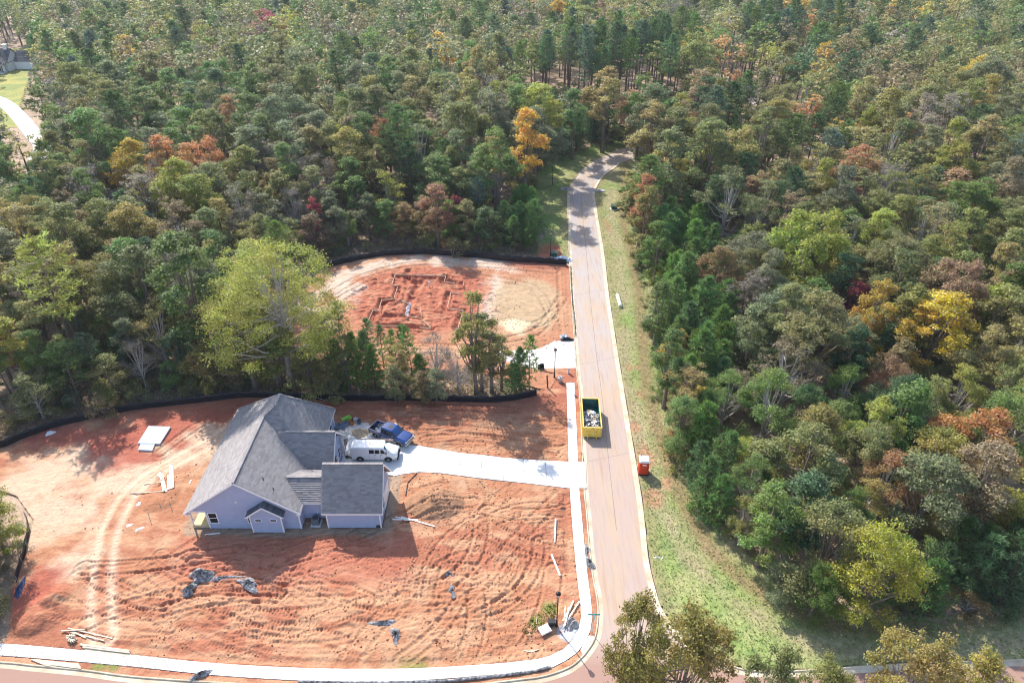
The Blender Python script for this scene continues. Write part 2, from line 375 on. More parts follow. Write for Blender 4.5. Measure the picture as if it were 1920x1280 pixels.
def lot1(X, Y):
    Z = .06 + .16 * (fbm(X, Y, 6.0, 2, 3) - .5) + .07 * (fbm(X * .3 + .2 * Y, Y * 1.6 - .25 * X, 1.0, 7, 4, .6) - .5) + .05 * (fbm(X, Y, .45, 19, 2) - .5)
    rough = smooth(.46, .62, fbm(X, Y, 7, 31, 3)) * smooth(-36, -26, X)
    Z += rough * .24 * (np.abs(fbm(X * .30 + .7 * Y, Y * 2.2 - .7 * X, 1.3, 12, 4) - .5) - .1) * 2
    # machine tracks: arcs on the right, straight runs below the house
    lines = []
    for k in range(84):
        cx = rngT.uniform(-40, 6); cy = rngT.uniform(39.5, 58) if cx > -13 else rngT.uniform(39, 50)
        a = rngT.normal(.08, .32) if cx < -14 else rngT.choice([.1, .5, 1.0, 1.5, 2.2]) + rngT.normal(0, .15); L = rngT.uniform(5, 17); kq = rngT.normal(0, .13 if cx > -14 else .05)
        p = []; x, y = cx - L / 2 * math.cos(a), cy - L / 2 * math.sin(a); th = a - kq * L / 2
        for t in range(17): p.append((x, y)); x += L / 16 * math.cos(th); y += L / 16 * math.sin(th); th += kq * L / 16
        lines.append(p)
    Z = treads(X, Y, Z, lines, .075, .8, .20, .36, .05, True)
    road_in = curve(G([(195, 1195), (190, 1100), (205, 1000), (240, 930), (290, 885), (400, 825), (450, 790)]), 6)
    Z = treads(X, Y, Z, [road_in], .06, .9, .35, .5, .02)
    upper = [curve(G([(640, 770), (750, 775), (880, 778), (1050, 800)]), 5), curve(G([(690, 800), (800, 800), (930, 812), (1050, 830)]), 5), curve(G([(800, 825), (900, 822), (1040, 845)]), 5), curve(G([(620, 760), (760, 762), (960, 768)]), 5), curve(G([(430, 770), (370, 800), (300, 850)]), 5)]
    Z = treads(X, Y, Z, upper, .11, .7, .24, .45, .03)
    r = np.hypot((X - PILE1[0]) / 3.5, (Y - PILE1[1]) / 2.5); Z += 1.35 * np.clip(1 - r, 0, 1) ** .9 * (.75 + .5 * fbm(X, Y, .9, 41, 3))
    for (px, py, rr, hh) in ((365, 1035, 1.5, .45), (300, 935, 2.2, .35), (75, 1150, 2.6, .5), (105, 1120, 1.5, .5), (720, 1000, 1.2, .2), (60, 1170, 1.5, .4), (1025, 1160, 2.4, .12), (665, 1140, 2.2, .25), (930, 1090, 2.4, .2)):
        cx, cy = g(px, py); r = np.hypot(X - cx, Y - cy) / rr; Z += hh * np.clip(1 - r * r, 0, 1) * (.6 + .8 * fbm(X, Y, .8, 43, 3))
    d, s, run = dist_line(X, Y, G([(930, 1222), (1010, 1205), (1060, 1182)])); Z -= .35 * np.exp(-(d / .35) ** 2)
    d, s, run = dist_line(X, Y, G([(225, 1208), (400, 1235), (700, 1246), (900, 1236)])); Z -= .18 * np.exp(-(d / .3) ** 2)
    d, s, run = dist_line(X, Y, G([(1060, 930), (1063, 1010), (1064, 1070)])); Z -= .22 * np.exp(-(d / .3) ** 2)
    near = np.minimum(np.minimum(dist_line(X, Y, KLc)[0], dist_line(X, Y, XL)[0]), 9)
    k = smooth(.3, 2.2, near); Z = Z * k + .09 * (1 - k) + (1 - k) * .05 * (fbm(X, Y, .8, 3) - .5)
    for p in PADS:
        d = dist_line(X, Y, p + [p[0]])[0]; i = inside(X, Y, p); k = np.where(i, 0, smooth(0, .8, d)); Z = np.where(i, -.05, Z * k + np.minimum(Z, .07) * (1 - k))
    # soil colours, in places carrying the red of house and tree shade
    n1 = fbm(X, Y, 8, 51, 4); n2 = fbm(X, Y, 2.2, 57, 4); n3 = fbm(X * .4, Y * 1.3, 1.6, 58, 4)
    T = np.ones(X.shape + (3,)) * np.array(CLAY); T = mixc(T, RED, smooth(.47, .66, n1) * .6); T = mixc(T, TAN, smooth(.5, .7, n2) * .5); T = mixc(T, (.50, .275, .16), smooth(.46, .66, n3) * .75)
    rd = smooth(52.6, 51, Y) * smooth(44, 47.5, Y + 2.5 * (n2 - .5)) * smooth(-38, -34, X) * smooth(-9, -13, X); T = mixc(T, (.38, .12, .08), rd * .6)  # redder soil where the house shadow falls, its crimson put into the colour
    pal = 0
    for (px, py, rr) in ((110, 960, 8), (230, 895, 7), (330, 860, 5), (385, 825, 5), (60, 905, 7), (130, 1060, 4), (180, 860, 6)):
        cx, cy = g(px, py); pal = np.maximum(pal, np.clip(1 - np.hypot(X - cx, Y - cy) / rr, 0, 1))
    T = mixc(T, PALE, smooth(.12, .75, pal + .9 * (n2 - .5)) * .85)
    for (px, py, rx, ry) in ((300, 800, 8, 5), (230, 845, 5, 5), (120, 820, 8, 3), (420, 770, 5, 3), (60, 1110, 3, 4)):
        cx, cy = g(px, py); T = mixc(T, (.36, .105, .07), smooth(1.1, .4, np.hypot((X - cx) / rx, (Y - cy) / ry) + 1.1 * (n2 - .5)) * .9)  # dark red of tree shade painted into the ground left of the house
    d, s, run = dist_line(X, Y, road_in); T = mixc(T, (.70, .48, .34), np.exp(-((np.abs(s) - .9) / .5) ** 2) * .85 * (.6 + .6 * n2))
    r = np.hypot((X - PILE1[0]) / 3.7, (Y - PILE1[1]) / 2.7); T = mixc(T, BROWN, smooth(1.05, .8, r))
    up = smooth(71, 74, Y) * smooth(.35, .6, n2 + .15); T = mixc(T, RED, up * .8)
    for p in (PADS[3],): d = dist_line(X, Y, p + [p[0]])[0]; T = mixc(T, (.33, .24, .17), smooth(1.5, .8, d + 1.2 * (n2 - .5)) * .9)   # gravel and mortar spill along the walls
    for (px, py, rr) in ((1032, 1142, 1.3), (1005, 1165, 1.2), (190, 1247, 1.2), (215, 1250, .9), (760, 1282, 4)):
        cx, cy = g(px, py); T = mixc(T, (.20, .20, .06), smooth(1, .3, np.hypot(X - cx, Y - cy) / rr + .8 * (n2 - .5)))
    for (px, py, rr) in ((1065, 1185, 1.2), (1072, 1175, .9)):
        cx, cy = g(px, py); T = mixc(T, (.45, .45, .48), smooth(1, .6, np.hypot(X - cx, Y - cy) / rr))
    return Z, T
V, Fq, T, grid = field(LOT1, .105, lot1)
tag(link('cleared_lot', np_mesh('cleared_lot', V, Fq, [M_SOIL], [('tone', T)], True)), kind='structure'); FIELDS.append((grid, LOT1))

LOT2 = G([(540, 640), (560, 560), (597, 506), (650, 492), (720, 480), (790, 476), (870, 480), (960, 489), (1060, 494)]) + [q for q in resample(offset([KL[12], KL[11], KL[10], KL[9]], -.1), 12)] + G([(1070, 706), (1045, 708), (1030, 735), (900, 700), (780, 690), (650, 700), (560, 690)])
Q = lambda *pts: G([(640 + x / 7.385, 500 + y / 7.385) for x, y in pts])
BOARDS = [Q((755, 130), (1450, 150)), Q((755, 130), (700, 285)), Q((700, 288), (780, 302)), Q((780, 310), (730, 465)), Q((730, 465), (935, 535)), Q((560, 488), (722, 470)), Q((560, 490), (515, 640)), Q((440, 630), (512, 636)),
          Q((440, 630), (365, 810)), Q((420, 845), (880, 852)), Q((1090, 865), (1240, 885)), Q((1450, 150), (1425, 235)), Q((1435, 240), (1570, 250)), Q((1700, 245), (1690, 310)), Q((1520, 385), (1650, 402)), Q((1520, 385), (1465, 605)),
          Q((1465, 605), (1690, 630)), Q((1690, 630), (1615, 885)), Q((1105, 610), (1110, 730)), Q((900, 708), (1110, 735)), Q((1115, 770), (1240, 880)), Q((1560, 885), (1610, 887))]
DITCH = [Q((760, 150), (1440, 170)), Q((1420, 170), (1405, 225)), Q((790, 310), (750, 470)), Q((570, 500), (720, 485)), Q((580, 495), (530, 640), (460, 650), (400, 800)), Q((420, 830), (880, 838), (1240, 870)), Q((920, 150), (925, 220), (1090, 240), (1030, 330), (960, 500), (890, 700), (1110, 720)), Q((1440, 235), (1700, 255)), Q((1490, 390), (1440, 600), (1700, 620)), Q((1680, 640), (1600, 870)), Q((560, 700), (880, 700)), Q((930, 60), (940, 130))]
def lot2(X, Y):
    Z = .07 + .22 * (fbm(X, Y, 4.5, 3, 4) - .5) + .17 * (fbm(X * .6, Y * 1.5, 1.2, 8, 3) - .5)
    c = g(790, 560); yard = smooth(1.15, .8, np.hypot((X - c[0]) / 14, (Y - c[1]) / 12)); Z += yard * .5 * (np.abs(fbm(X * .7, Y * 1.3, 1.0, 15, 4) - .5)) * 2
    for ln in DITCH:
        d, s, run = dist_line(X, Y, ln); d = d + .5 * (fbm(X, Y, .9, 91, 3) - .5); Z -= .45 * smooth(.85, .2, d) - .16 * np.exp(-((d - 1.05) / .35) ** 2)
    lines = [curve(G(q), 6) for q in ([(610, 560), (680, 520), (780, 495), (900, 498), (1040, 510)], [(560, 600), (640, 560), (700, 530)], [(560, 620), (590, 650), (640, 665)], [(640, 660), (760, 650), (900, 655)], [(700, 675), (840, 668), (950, 660)], [(900, 520), (1000, 540), (1040, 600)], [(930, 590), (1000, 610), (1050, 580)], [(940, 640), (1010, 620), (1055, 560)], [(1055, 510), (1058, 580), (1063, 630)], [(600, 540), (640, 600), (650, 640)])]
    Z = treads(X, Y, Z, lines, .12, .8, .3, .6, .06)
    d = dist_line(X, Y, KLc)[0]; k = smooth(.2, 1.6, d); Z = Z * k + .08 * (1 - k)
    n1 = fbm(X, Y, 7, 61, 4); n2 = fbm(X, Y, 2.0, 67, 4)
    T = np.ones(X.shape + (3,)) * np.array((.40, .185, .105)); T = mixc(T, TAN, smooth(.45, .65, n1) * .5)
    T = mixc(T, (.38, .125, .075), yard * .9); T = mixc(T, (.48, .24, .14), yard * smooth(.5, .7, n2) * .6)
    for pts, wd, col in (([(560, 590), (610, 545), (680, 505), (780, 488), (880, 492), (960, 505)], 3.0, CREAM), ([(600, 640), (620, 590), (660, 540)], 3.5, CREAM), ([(545, 610), (600, 650)], 2.0, (.5, .22, .13)), ([(930, 520), (925, 560), (910, 600)], 2.6, CREAM), ([(640, 668), (760, 660), (950, 660)], 2.2, (.55, .33, .2))):
        d, s, run = dist_line(X, Y, curve(G(pts), 5)); T = mixc(T, col, smooth(1, .1, d / wd + 1.5 * (n2 - .5)) * .75)
    c = g(985, 570); T = mixc(T, (.42, .31, .19), smooth(1.1, .7, np.hypot((X - c[0]) / 6.5, (Y - c[1]) / 9.5) + .5 * (n2 - .5)) * .85)
    c = g(965, 612); T = mixc(T, (.62, .52, .34), smooth(1.2, .4, np.hypot((X - c[0]) / 2.5, (Y - c[1]) / 3) + .9 * (n2 - .5)))
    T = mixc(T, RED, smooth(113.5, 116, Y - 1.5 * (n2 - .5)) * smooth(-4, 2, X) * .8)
    ap = G([(1010, 655), (1040, 640), (1082, 640), (1084, 690), (1000, 692), (930, 672), (930, 660)]); a = inside(X, Y, ap)
    T = np.where(a[..., None], np.array((.74, .70, .67)) * (.75 + .4 * fbm(X * .5, Y * 2, 1.5, 71, 3))[..., None], T); Z = np.where(a, .07 + .06 * (n2 - .5), Z)
    return Z, T
V, Fq, T, grid = field(LOT2, .15, lot2)
tag(link('staked_out_lot', np_mesh('staked_out_lot', V, Fq, [M_SOIL], [('tone', T)], True)), kind='structure'); FIELDS.append((grid, LOT2))

# wide forest floor, gently rolling far away
gx = np.r_[np.linspace(-900, -160, 30), np.linspace(-150, 150, 121), np.linspace(160, 900, 30)]
gy = np.r_[np.linspace(-120, 0, 8), np.linspace(5, 300, 119), np.linspace(310, 1500, 50)]
XX, YY = np.meshgrid(gx, gy); nx = len(gx); ny = len(gy)
ZZ = -.14 + 0 * XX + smooth(150, 420, YY) * 4 * (fbm(XX, YY, 160, 3) - .5) * smooth(60, 140, np.abs(XX - 40))
c0 = fbm(XX, YY, 22, 5)[..., None]; c1 = fbm(XX, YY, 7, 9)[..., None]
tone = np.array((.26, .18, .12)) * (1 - c0) + np.array((.46, .34, .25)) * c0
tone = tone * (.7 + .6 * c1)
for _, pl in FIELDS[:2]:
    ZZ = np.where(inside(XX, YY, pl) & (dist_line(XX, YY, pl + [pl[0]])[0] > 3.2), -1.6, ZZ)
idx = np.arange(nx * ny).reshape(ny, nx)
F = np.stack([idx[:-1, :-1], idx[:-1, 1:], idx[1:, 1:], idx[1:, :-1]], -1).reshape(-1, 4)
tag(link('ground', np_mesh('ground', np.stack([XX, YY, ZZ], -1).reshape(-1, 3), F, [M_FLOOR], [('tone', tone.reshape(-1, 3))], True)), kind='structure')

# ---- grass verges
WOODS_R = G([(1178, 285), (1172, 330), (1166, 380), (1172, 430), (1185, 480), (1200, 560), (1205, 640), (1212, 720), (1232, 800), (1256, 880), (1290, 960), (1330, 1030), (1390, 1085), (1450, 1125), (1530, 1165), (1620, 1180), (1750, 1178), (1920, 1150), (2150, 1120)])
VERGE_R = [q for q in reversed(offset(XR, .1))] + [q for q in offset(KRc, -.1)][2:-30] + [(WOODS_R[0][0] + 2, WOODS_R[0][1])] + [(x + 3.0, y + 1.5) for x, y in WOODS_R[1:]]
VERGE_L = [q for q in offset([p for p in KLc if 117 < p[1] < 190], .1)][::1] + G([(1160, 262), (1120, 268), (1060, 292), (1010, 315), (990, 360), (1005, 400), (1020, 440), (1000, 478), (1030, 492), (1062, 492)])
def verge(X, Y):
    n1 = fbm(X, Y, 5, 81, 4); n2 = fbm(X, Y, 1.4, 87, 4); n3 = fbm(X, Y, 12, 85, 3)
    Z = .05 + .10 * (fbm(X, Y, 3, 5, 4) - .5) + .05 * (n2 - .5)
    T = np.ones(X.shape + (3,)) * np.array((.23, .30, .09)); T = mixc(T, (.38, .36, .17), smooth(.45, .66, n1) * .8); T = mixc(T, (.15, .23, .07), smooth(.55, .7, n2) * .7)
    d = np.minimum(dist_line(X, Y, KRc)[0], dist_line(X, Y, KLc)[0]); T = mixc(T, (.28, .22, .12), smooth(2.6, .8, d + 1.5 * (n2 - .5)) * .6)
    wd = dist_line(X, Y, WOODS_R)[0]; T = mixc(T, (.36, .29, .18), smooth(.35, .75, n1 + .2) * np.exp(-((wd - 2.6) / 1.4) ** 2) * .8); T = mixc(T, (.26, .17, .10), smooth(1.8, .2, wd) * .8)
    for (px, py, rx, ry) in ((1212, 855, 1.6, 2.6), (1225, 935, 1.6, 2.4), (1180, 690, .6, 1.2), (1195, 690, .5, 1), (1190, 800, .8, 1.6), (1140, 425, .8, 4), (1200, 740, .6, 1.4), (1250, 905, 1, 1.5)):
        cx, cy = g(px, py); T = mixc(T, (.40, .21, .13), smooth(1.1, .3, np.hypot((X - cx) / rx, (Y - cy) / ry) + .9 * (n2 - .5)) * .8)
    c = g(1035, 480); k = smooth(1.1, .5, np.hypot((X - c[0]) / 4.2, (Y - c[1]) / 7) + .7 * (n2 - .5)) * (X < 9.7); T = mixc(T, (.44, .15, .09), k)
    return Z, T
for nm, pl, st in (('grass_verge', VERGE_R, .3), ('grass_verge', VERGE_L, .3)):
    V, Fq, T, grid = field(pl, st, verge); FIELDS.append((grid, pl))
    tag(link(nm, np_mesh(nm, V, Fq, [M_VERGE], [('tone', T)], True)), kind='structure')

# ---- concrete walk and driveway, panel by panel
def panels(name, A, B, n, across=1, z=.125, gap=.02, label=None):
    root = empty(name); tag(root, kind='structure')
    a = resample(A, n + 1); b = resample(B, n + 1)
    for i in range(n):
        for j in range(across):
            q = []
            for (k, f) in ((i, j / across), (i + 1, j / across), (i + 1, (j + 1) / across), (i, (j + 1) / across)):
                q.append(np.array(a[k]) * (1 - f) + np.array(b[k]) * f)
            c = sum(q) / 4; q = [c + (p - c) * (1 - gap / max(.3, np.linalg.norm(p - c) * .7)) for p in q]
            zz = z + rngT.uniform(-.002, .002)
            MB().slab([(p[0], p[1], zz) for p in q], (0, 0, 1), .22).build('panel', M_CONC, root)
    return root
def split_at(A, i): return A[:i + 1], A[i:]
panels('sidewalk', curve(WALK_IN[:3], 4), curve(WALK_OUT[:3], 4), 8)
panels('sidewalk', curve(WALK_IN[3:], 4), curve(WALK_OUT[3:], 4), 62)
panels('driveway', curve(DRIVE_TOP, 4), curve(DRIVE_BOT, 4), 8, 2, .115)
panels('driveway', PAD_L, PAD_R, 3, 3, .112)
panels('driveway', G([(1063, 866), (1066, 916)]), G([(1097.5, 866), (1100, 916)]), 1, 2, .118)
panels('kerb_ramp', G([(1104, 1191), (1088, 1219)]), G([(1117, 1194), (1093, 1229)]), 1, 1, .115)

# ------------------------------------------------------------------ houses
M_SHING = mat('grey_shingle', (.285, .26, .255), .92, var=.05, vscale=.6); island_vary(M_SHING, .84, 1.16)
M_SHING_D = mat('charcoal_shingle', (.13, .13, .145), .9, var=.1, vscale=3); island_vary(M_SHING_D, .75, 1.25)
M_SIDING = mat('lavender_siding', (.365, .405, .56), .6, var=.05, vscale=1.5)
M_TRIM = mat('white_trim', (.82, .80, .80), .5, var=.03)
M_GLASS = mat('dark_window_glass', (.015, .017, .022), .08, spec=.6, var=.2)
M_WOODF = mat('new_wood_floor', (.72, .58, .30), .7, var=.12, vscale=3)
M_LUMBER = mat('pale_lumber', (.62, .48, .31), .8, var=.2, vscale=4)
M_LUMW = mat('white_primed_board', (.80, .78, .73), .7, var=.08, vscale=3)
M_BLOCK = mat('grey_block', (.36, .34, .33), .9, var=.15)

def clip(poly, v, lo, hi):
    """part of a polygon between two heights along direction v"""
    def half(p, sgn, lim):
        out = []
        for i in range(len(p)):
            a, b = p[i], p[(i + 1) % len(p)]; da, db = sgn * (a.dot(v) - lim), sgn * (b.dot(v) - lim)
            if da >= 0: out.append(a)
            if (da >= 0) != (db >= 0): out.append(a + (b - a) * (da / (da - db)))
        return out
    p = half(poly, 1, lo); p = half(p, -1, hi) if len(p) > 2 else []
    return p
def courses(mb, poly, step, lift, thick, jit=0, tab=0):
    """overlapping courses (shingles, clapboards) covering a flat polygon: each laps over the one below"""
    poly = [Vector(p) for p in poly]; n = len(poly)
    nrm = sum((poly[i].cross(poly[(i + 1) % n]) for i in range(n)), Vector()).normalized()
    u = Vector((0, 0, 1)).cross(nrm)
    u = u.normalized() if u.length > 1e-4 else Vector((1, 0, 0)); v = nrm.cross(u)
    if v.z < 0: v = -v
    lo = min(p.dot(v) for p in poly); hi = max(p.dot(v) for p in poly); k = 0; t = lo
    mb.slab([p - nrm * .004 for p in poly], nrm, thick)
    while t < hi - .02:
        q = clip(poly, v, t, min(t + step, hi)); t += step; k += 1
        if len(q) < 3: continue
        base = t - step
        strips = [q]
        if tab:
            strips = []; a = min(p.dot(u) for p in q); b = max(p.dot(u) for p in q); x = a - random.random() * tab
            while x < b:
                wd = tab * random.uniform(.7, 1.4); s = clip(q, u, max(x, a), min(x + wd, b)); x += wd
                if len(s) > 2: strips.append(s)
        for s in strips:
            j = random.uniform(0, jit)
            top = [p + nrm * ((lift + j) * (1 - (p.dot(v) - base) / step) + .003) for p in s]
            o = len(mb.v); mb.v += [tuple(p) for p in top] + [tuple(p) for p in s]; m = len(s)
            mb.f.append(tuple(range(o, o + m))); mb.mi.append(0)
            for i in range(m): mb.f.append((o + i, o + i + m, o + (i + 1) % m + m, o + (i + 1) % m)); mb.mi.append(0)
    return mb
def roof(name, poly, parent, m=None, tab=.5, step=.24):
    pv = [Vector(p) for p in poly]
    if sum((pv[i].cross(pv[(i + 1) % len(pv)]) for i in range(len(pv))), Vector()).z < 0: poly = poly[::-1]
    return courses(MB(), poly, step, .055, .12, .02, tab).build(name, m or M_SHING, parent)
def siding(name, poly, parent, m=None):
    return courses(MB(), poly, .19, .022, .10).build(name, m or M_SIDING, parent)

def window(parent, x, z, wd, ht, y, nrm=(0, -1, 0), rows=2, cols=1, frame=.09):
    """framed window on a wall facing nrm, centre (x, z) along that wall at depth y"""
    fx = nrm[0] != 0
    def pt(a, b, dpt): return (y + nrm[0] * dpt, a, b) if fx else (a, y + nrm[1] * dpt, b)
    def box(mb, a0, a1, b0, b1, d0, d1):
        p, q = pt(a0, b0, d0), pt(a1, b1, d1); mb.box(min(p[0], q[0]), max(p[0], q[0]), min(p[1], q[1]), max(p[1], q[1]), b0, b1)
    f = MB(); x0, x1, z0, z1 = x - wd / 2, x + wd / 2, z - ht / 2, z + ht / 2
    box(f, x0 - frame, x1 + frame, z1, z1 + frame, .0, .07); box(f, x0 - frame, x1 + frame, z0 - frame, z0, .0, .08)
    box(f, x0 - frame, x0, z0, z1, 0, .07); box(f, x1, x1 + frame, z0, z1, 0, .07)
    for r in range(1, rows): zz = z0 + ht * r / rows; box(f, x0, x1, zz - .035, zz + .035, .0, .06)
    for c in range(1, cols): xx = x0 + wd * c / cols; box(f, xx - .02, xx + .02, z0, z1, .0, .058)
    fr = f.build('window', M_TRIM, parent)
    for r in range(rows):
        gl = MB(); zz0, zz1 = z0 + ht * r / rows, z0 + ht * (r + 1) / rows
        box(gl, x0, x1, zz0 + (.035 if r else 0), zz1 - (.035 if r < rows - 1 else 0), .005, .035); gl.build('pane', M_GLASS, fr)
    return fr

H = empty('new_house', (-29.3, 61, 0)); tag(H, 'newly built lavender sided house with grey shingle roof on red clay lot', 'house')
HX = Matrix.Translation((29.3, -61, 0))          # parts are drawn in place coordinates, then moved under the house's own origin
xl, xr, xm, ze, zr, yf = -35.75, -23.1, -29.4, 2.72, 7.35, 52.6
# walls
siding('wall', [(-33.5, 52.9, .1), (-23.4, 52.9, .1), (-23.4, 52.9, 2.8), (-33.5, 52.9, 2.8)], H)
siding('gable_wall', [(xl + .3, 52.898, 2.8), (-23.35, 52.898, 2.8), (xm, 52.898, 7.12)], H)
siding('wall', [(-23.4, 52.9, .1), (-23.4, 70, .1), (-23.4, 70, 2.85), (-23.4, 52.9, 2.85)], H)
siding('wall', [(-33.5, 70, .1), (-33.5, 52.9, .1), (-33.5, 52.9, 2.85), (-33.5, 70, 2.85)], H)
siding('wall', [(-23.4, 70, .1), (-33.5, 70, .1), (-33.5, 70, 2.85), (-23.4, 70, 2.85)], H)
siding('wall', [(-20.4, 53.0, .1), (-14.55, 53.0, .1), (-14.55, 53.0, 2.8), (-20.4, 53.0, 2.8)], H)
siding('gable_wall', [(-14.55, 53.0, .1), (-14.55, 58.75, .1), (-14.55, 58.75, 2.8), (-14.55, 55.85, 6.6), (-14.55, 53.0, 2.8)], H)
siding('gable_wall', [(-20.4, 58.75, .1), (-20.4, 53.0, .1), (-20.4, 53.0, 2.8), (-20.4, 55.85, 6.6), (-20.4, 58.75, 2.8)], H)
siding('wall', [(-14.55, 58.75, .1), (-20.4, 58.75, .1), (-20.4, 58.75, 2.8), (-14.55, 58.75, 2.8)], H)
siding('wall', [(-23.4, 54.4, .1), (-20.42, 54.4, .1), (-20.42, 54.4, 2.85), (-23.4, 54.4, 2.85)], H)
siding('gable_wall', [(-21.3, 58.8, .1), (-21.3, 65.1, .1), (-21.3, 65.1, 2.8), (-21.3, 61.97, 5.95), (-21.3, 58.8, 2.8)], H)
siding('wall', [(-21.3, 65.1, .1), (-23.4, 65.1, .1), (-23.4, 65.1, 2.85), (-21.3, 65.1, 2.85)], H)
# roof slopes: front gable, taller hip behind, entry gable, link roof, garage
h1, hz, hx, ha, hb = 70.6, 8.22, -28.2, 64.6, 66.6
roof('roof_slope', [(xl, yf, ze), (xm, yf, zr), (xm, 63.4, zr), (hx, ha, hz), (hx, hb, hz), (xl, h1, ze)], H)
roof('roof_slope', [(xr, yf, ze), (xr, 60, ze), (xm, 64.4, zr), (xm, yf, zr)], H)
roof('roof_slope', [(xr, 59.0, ze), (hx, ha, hz), (xm, 63.4, zr)], H)
roof('roof_slope', [(xr, 59.0, ze), (xr, h1, ze), (hx, hb, hz), (hx, ha, hz)], H)
roof('roof_slope', [(xl, h1, ze), (hx, hb, hz), (xr, h1, ze)], H)
roof('roof_slope', [(-27.4, 58.45, 2.78), (-20.75, 58.45, 2.78), (-20.75, 61.97, 6.3), (-27.4, 61.97, 6.3)], H)
roof('roof_slope', [(-27.4, 61.97, 6.3), (-20.75, 61.97, 6.3), (-20.75, 65.5, 2.78), (-27.4, 65.5, 2.78)], H)
roof('roof_slope', [(-25.6, 54.05, 2.85), (-20.5, 54.05, 2.85), (-20.5, 56.4, 4.5), (-25.6, 56.4, 4.5)], H)
roof('roof_slope', [(-25.6, 56.4, 4.5), (-20.5, 56.4, 4.5), (-20.5, 58.4, 3.6), (-25.6, 58.4, 3.6)], H)
roof('roof_slope', [(-20.75, 52.55, 2.78), (-14.1, 52.55, 2.78), (-14.1, 55.85, 7.0), (-20.75, 55.85, 7.0)], H)
roof('roof_slope', [(-20.75, 55.85, 7.0), (-14.1, 55.85, 7.0), (-14.1, 59.15, 2.78), (-20.75, 59.15, 2.78)], H)
for a, b in (((xm, yf, zr), (xm, 63.4, zr)), ((xm, 63.4, zr), (hx, ha, hz)), ((hx, ha - .1, hz), (hx, hb + .1, hz)), ((-26.6, 61.97, 6.3), (-20.75, 61.97, 6.3)), ((-25.2, 56.4, 4.5), (-20.5, 56.4, 4.5)), ((-20.75, 55.85, 7.0), (-14.1, 55.85, 7.0)), ((hx, hb, hz), (xr, h1, ze)), ((hx, hb, hz), (xl, h1, ze))):
    r = MB(); a, b = Vector(a), Vector(b); L = (b - a).length; k = max(1, int(L / .45))
    for i in range(k): r.bar(a + (b - a) * (i / k) + Vector((0, 0, .05)), a + (b - a) * ((i + 1) / k) + Vector((0, 0, .075)), .30, .05)
    r.build('ridge_cap', M_SHING, H)
# trim: rake and eave boards, corner boards
def board(a, b, wd=.05, ht=.2, name='fascia', par=H, m=M_TRIM): return MB().bar(a, b, wd, ht).build(name, m, par)
board((xl - .02, yf - .03, ze - .09), (xm, yf - .03, zr - .11)); board((xm, yf - .03, zr - .11), (xr + .02, yf - .03, ze - .09))
board((xl - .03, yf, ze - .1), (xl - .03, h1, ze - .1)); board((xr + .03, yf, ze - .1), (xr + .03, 58.4, ze - .1)); board((xr + .03, 65.6, ze - .1), (xr + .03, h1, ze - .1)); board((xl, h1 + .03, ze - .1), (xr, h1 + .03, ze - .1))
board((-20.75, 52.52, 2.68), (-14.1, 52.52, 2.68)); board((-14.07, 52.52, 2.66), (-14.07, 55.85, 6.88)); board((-14.07, 55.85, 6.88), (-14.07, 59.18, 2.66)); board((-20.78, 52.6, 2.66), (-20.78, 55.85, 6.88), m=M_SHING); board((-20.78, 55.85, 6.88), (-20.78, 59.15, 2.66), m=M_SHING)
board((-20.72, 58.45, 2.66), (-20.72, 61.97, 6.18)); board((-20.72, 61.97, 6.18), (-20.72, 65.5, 2.66)); board((-23.1, 54.02, 2.76), (-20.5, 54.02, 2.76))
for x, y, z1 in ((-23.4, 52.86, 2.75), (-33.5, 52.86, 2.75), (-20.4, 52.96, 2.75), (-14.55, 52.96, 2.75), (-14.52, 58.75, 2.75), (-21.27, 58.8, 2.75), (-21.27, 65.1, 2.75), (-23.36, 70.0, 2.8)):
    MB().box(x - .07, x + .07, y - .05, y + .05, .08, z1).build('corner_board', M_TRIM, H)
# soffit boxes at the gable feet
for x in (xl + .22, xr - .2): MB().box(x - .24, x + .24, 52.58, 52.95, ze - .30, ze - .1).build('eave_return', M_TRIM, H)
# porch on the left: floor, steps of blocking, posts, beam
po = MB()
for k in range(13): po.box(-35.45 + k * .148, -35.45 + k * .148 + .142, 53.05, 69.8, .42, .46)
po.build('porch_floor', M_WOODF, H)
MB().box(-35.45, -33.52, 53.02, 53.06, .05, .45).build('porch_skirt', M_LUMBER, H)
MB().box(-35.5, -35.46, 53.02, 69.8, .05, .45).build('porch_skirt', M_BLOCK, H)
for y in (53.05, 58.6, 64.2, 69.7): MB().box(-35.44, -35.30, y - .07, y + .07, .46, 2.58).build('porch_post', M_TRIM, H)
MB().box(-35.46, -33.45, 52.9, 53.04, 2.56, 2.78).build('porch_beam', M_TRIM, H); MB().box(-35.47, -35.28, 53.05, 69.8, 2.575, 2.76).build('porch_beam', M_TRIM, H)
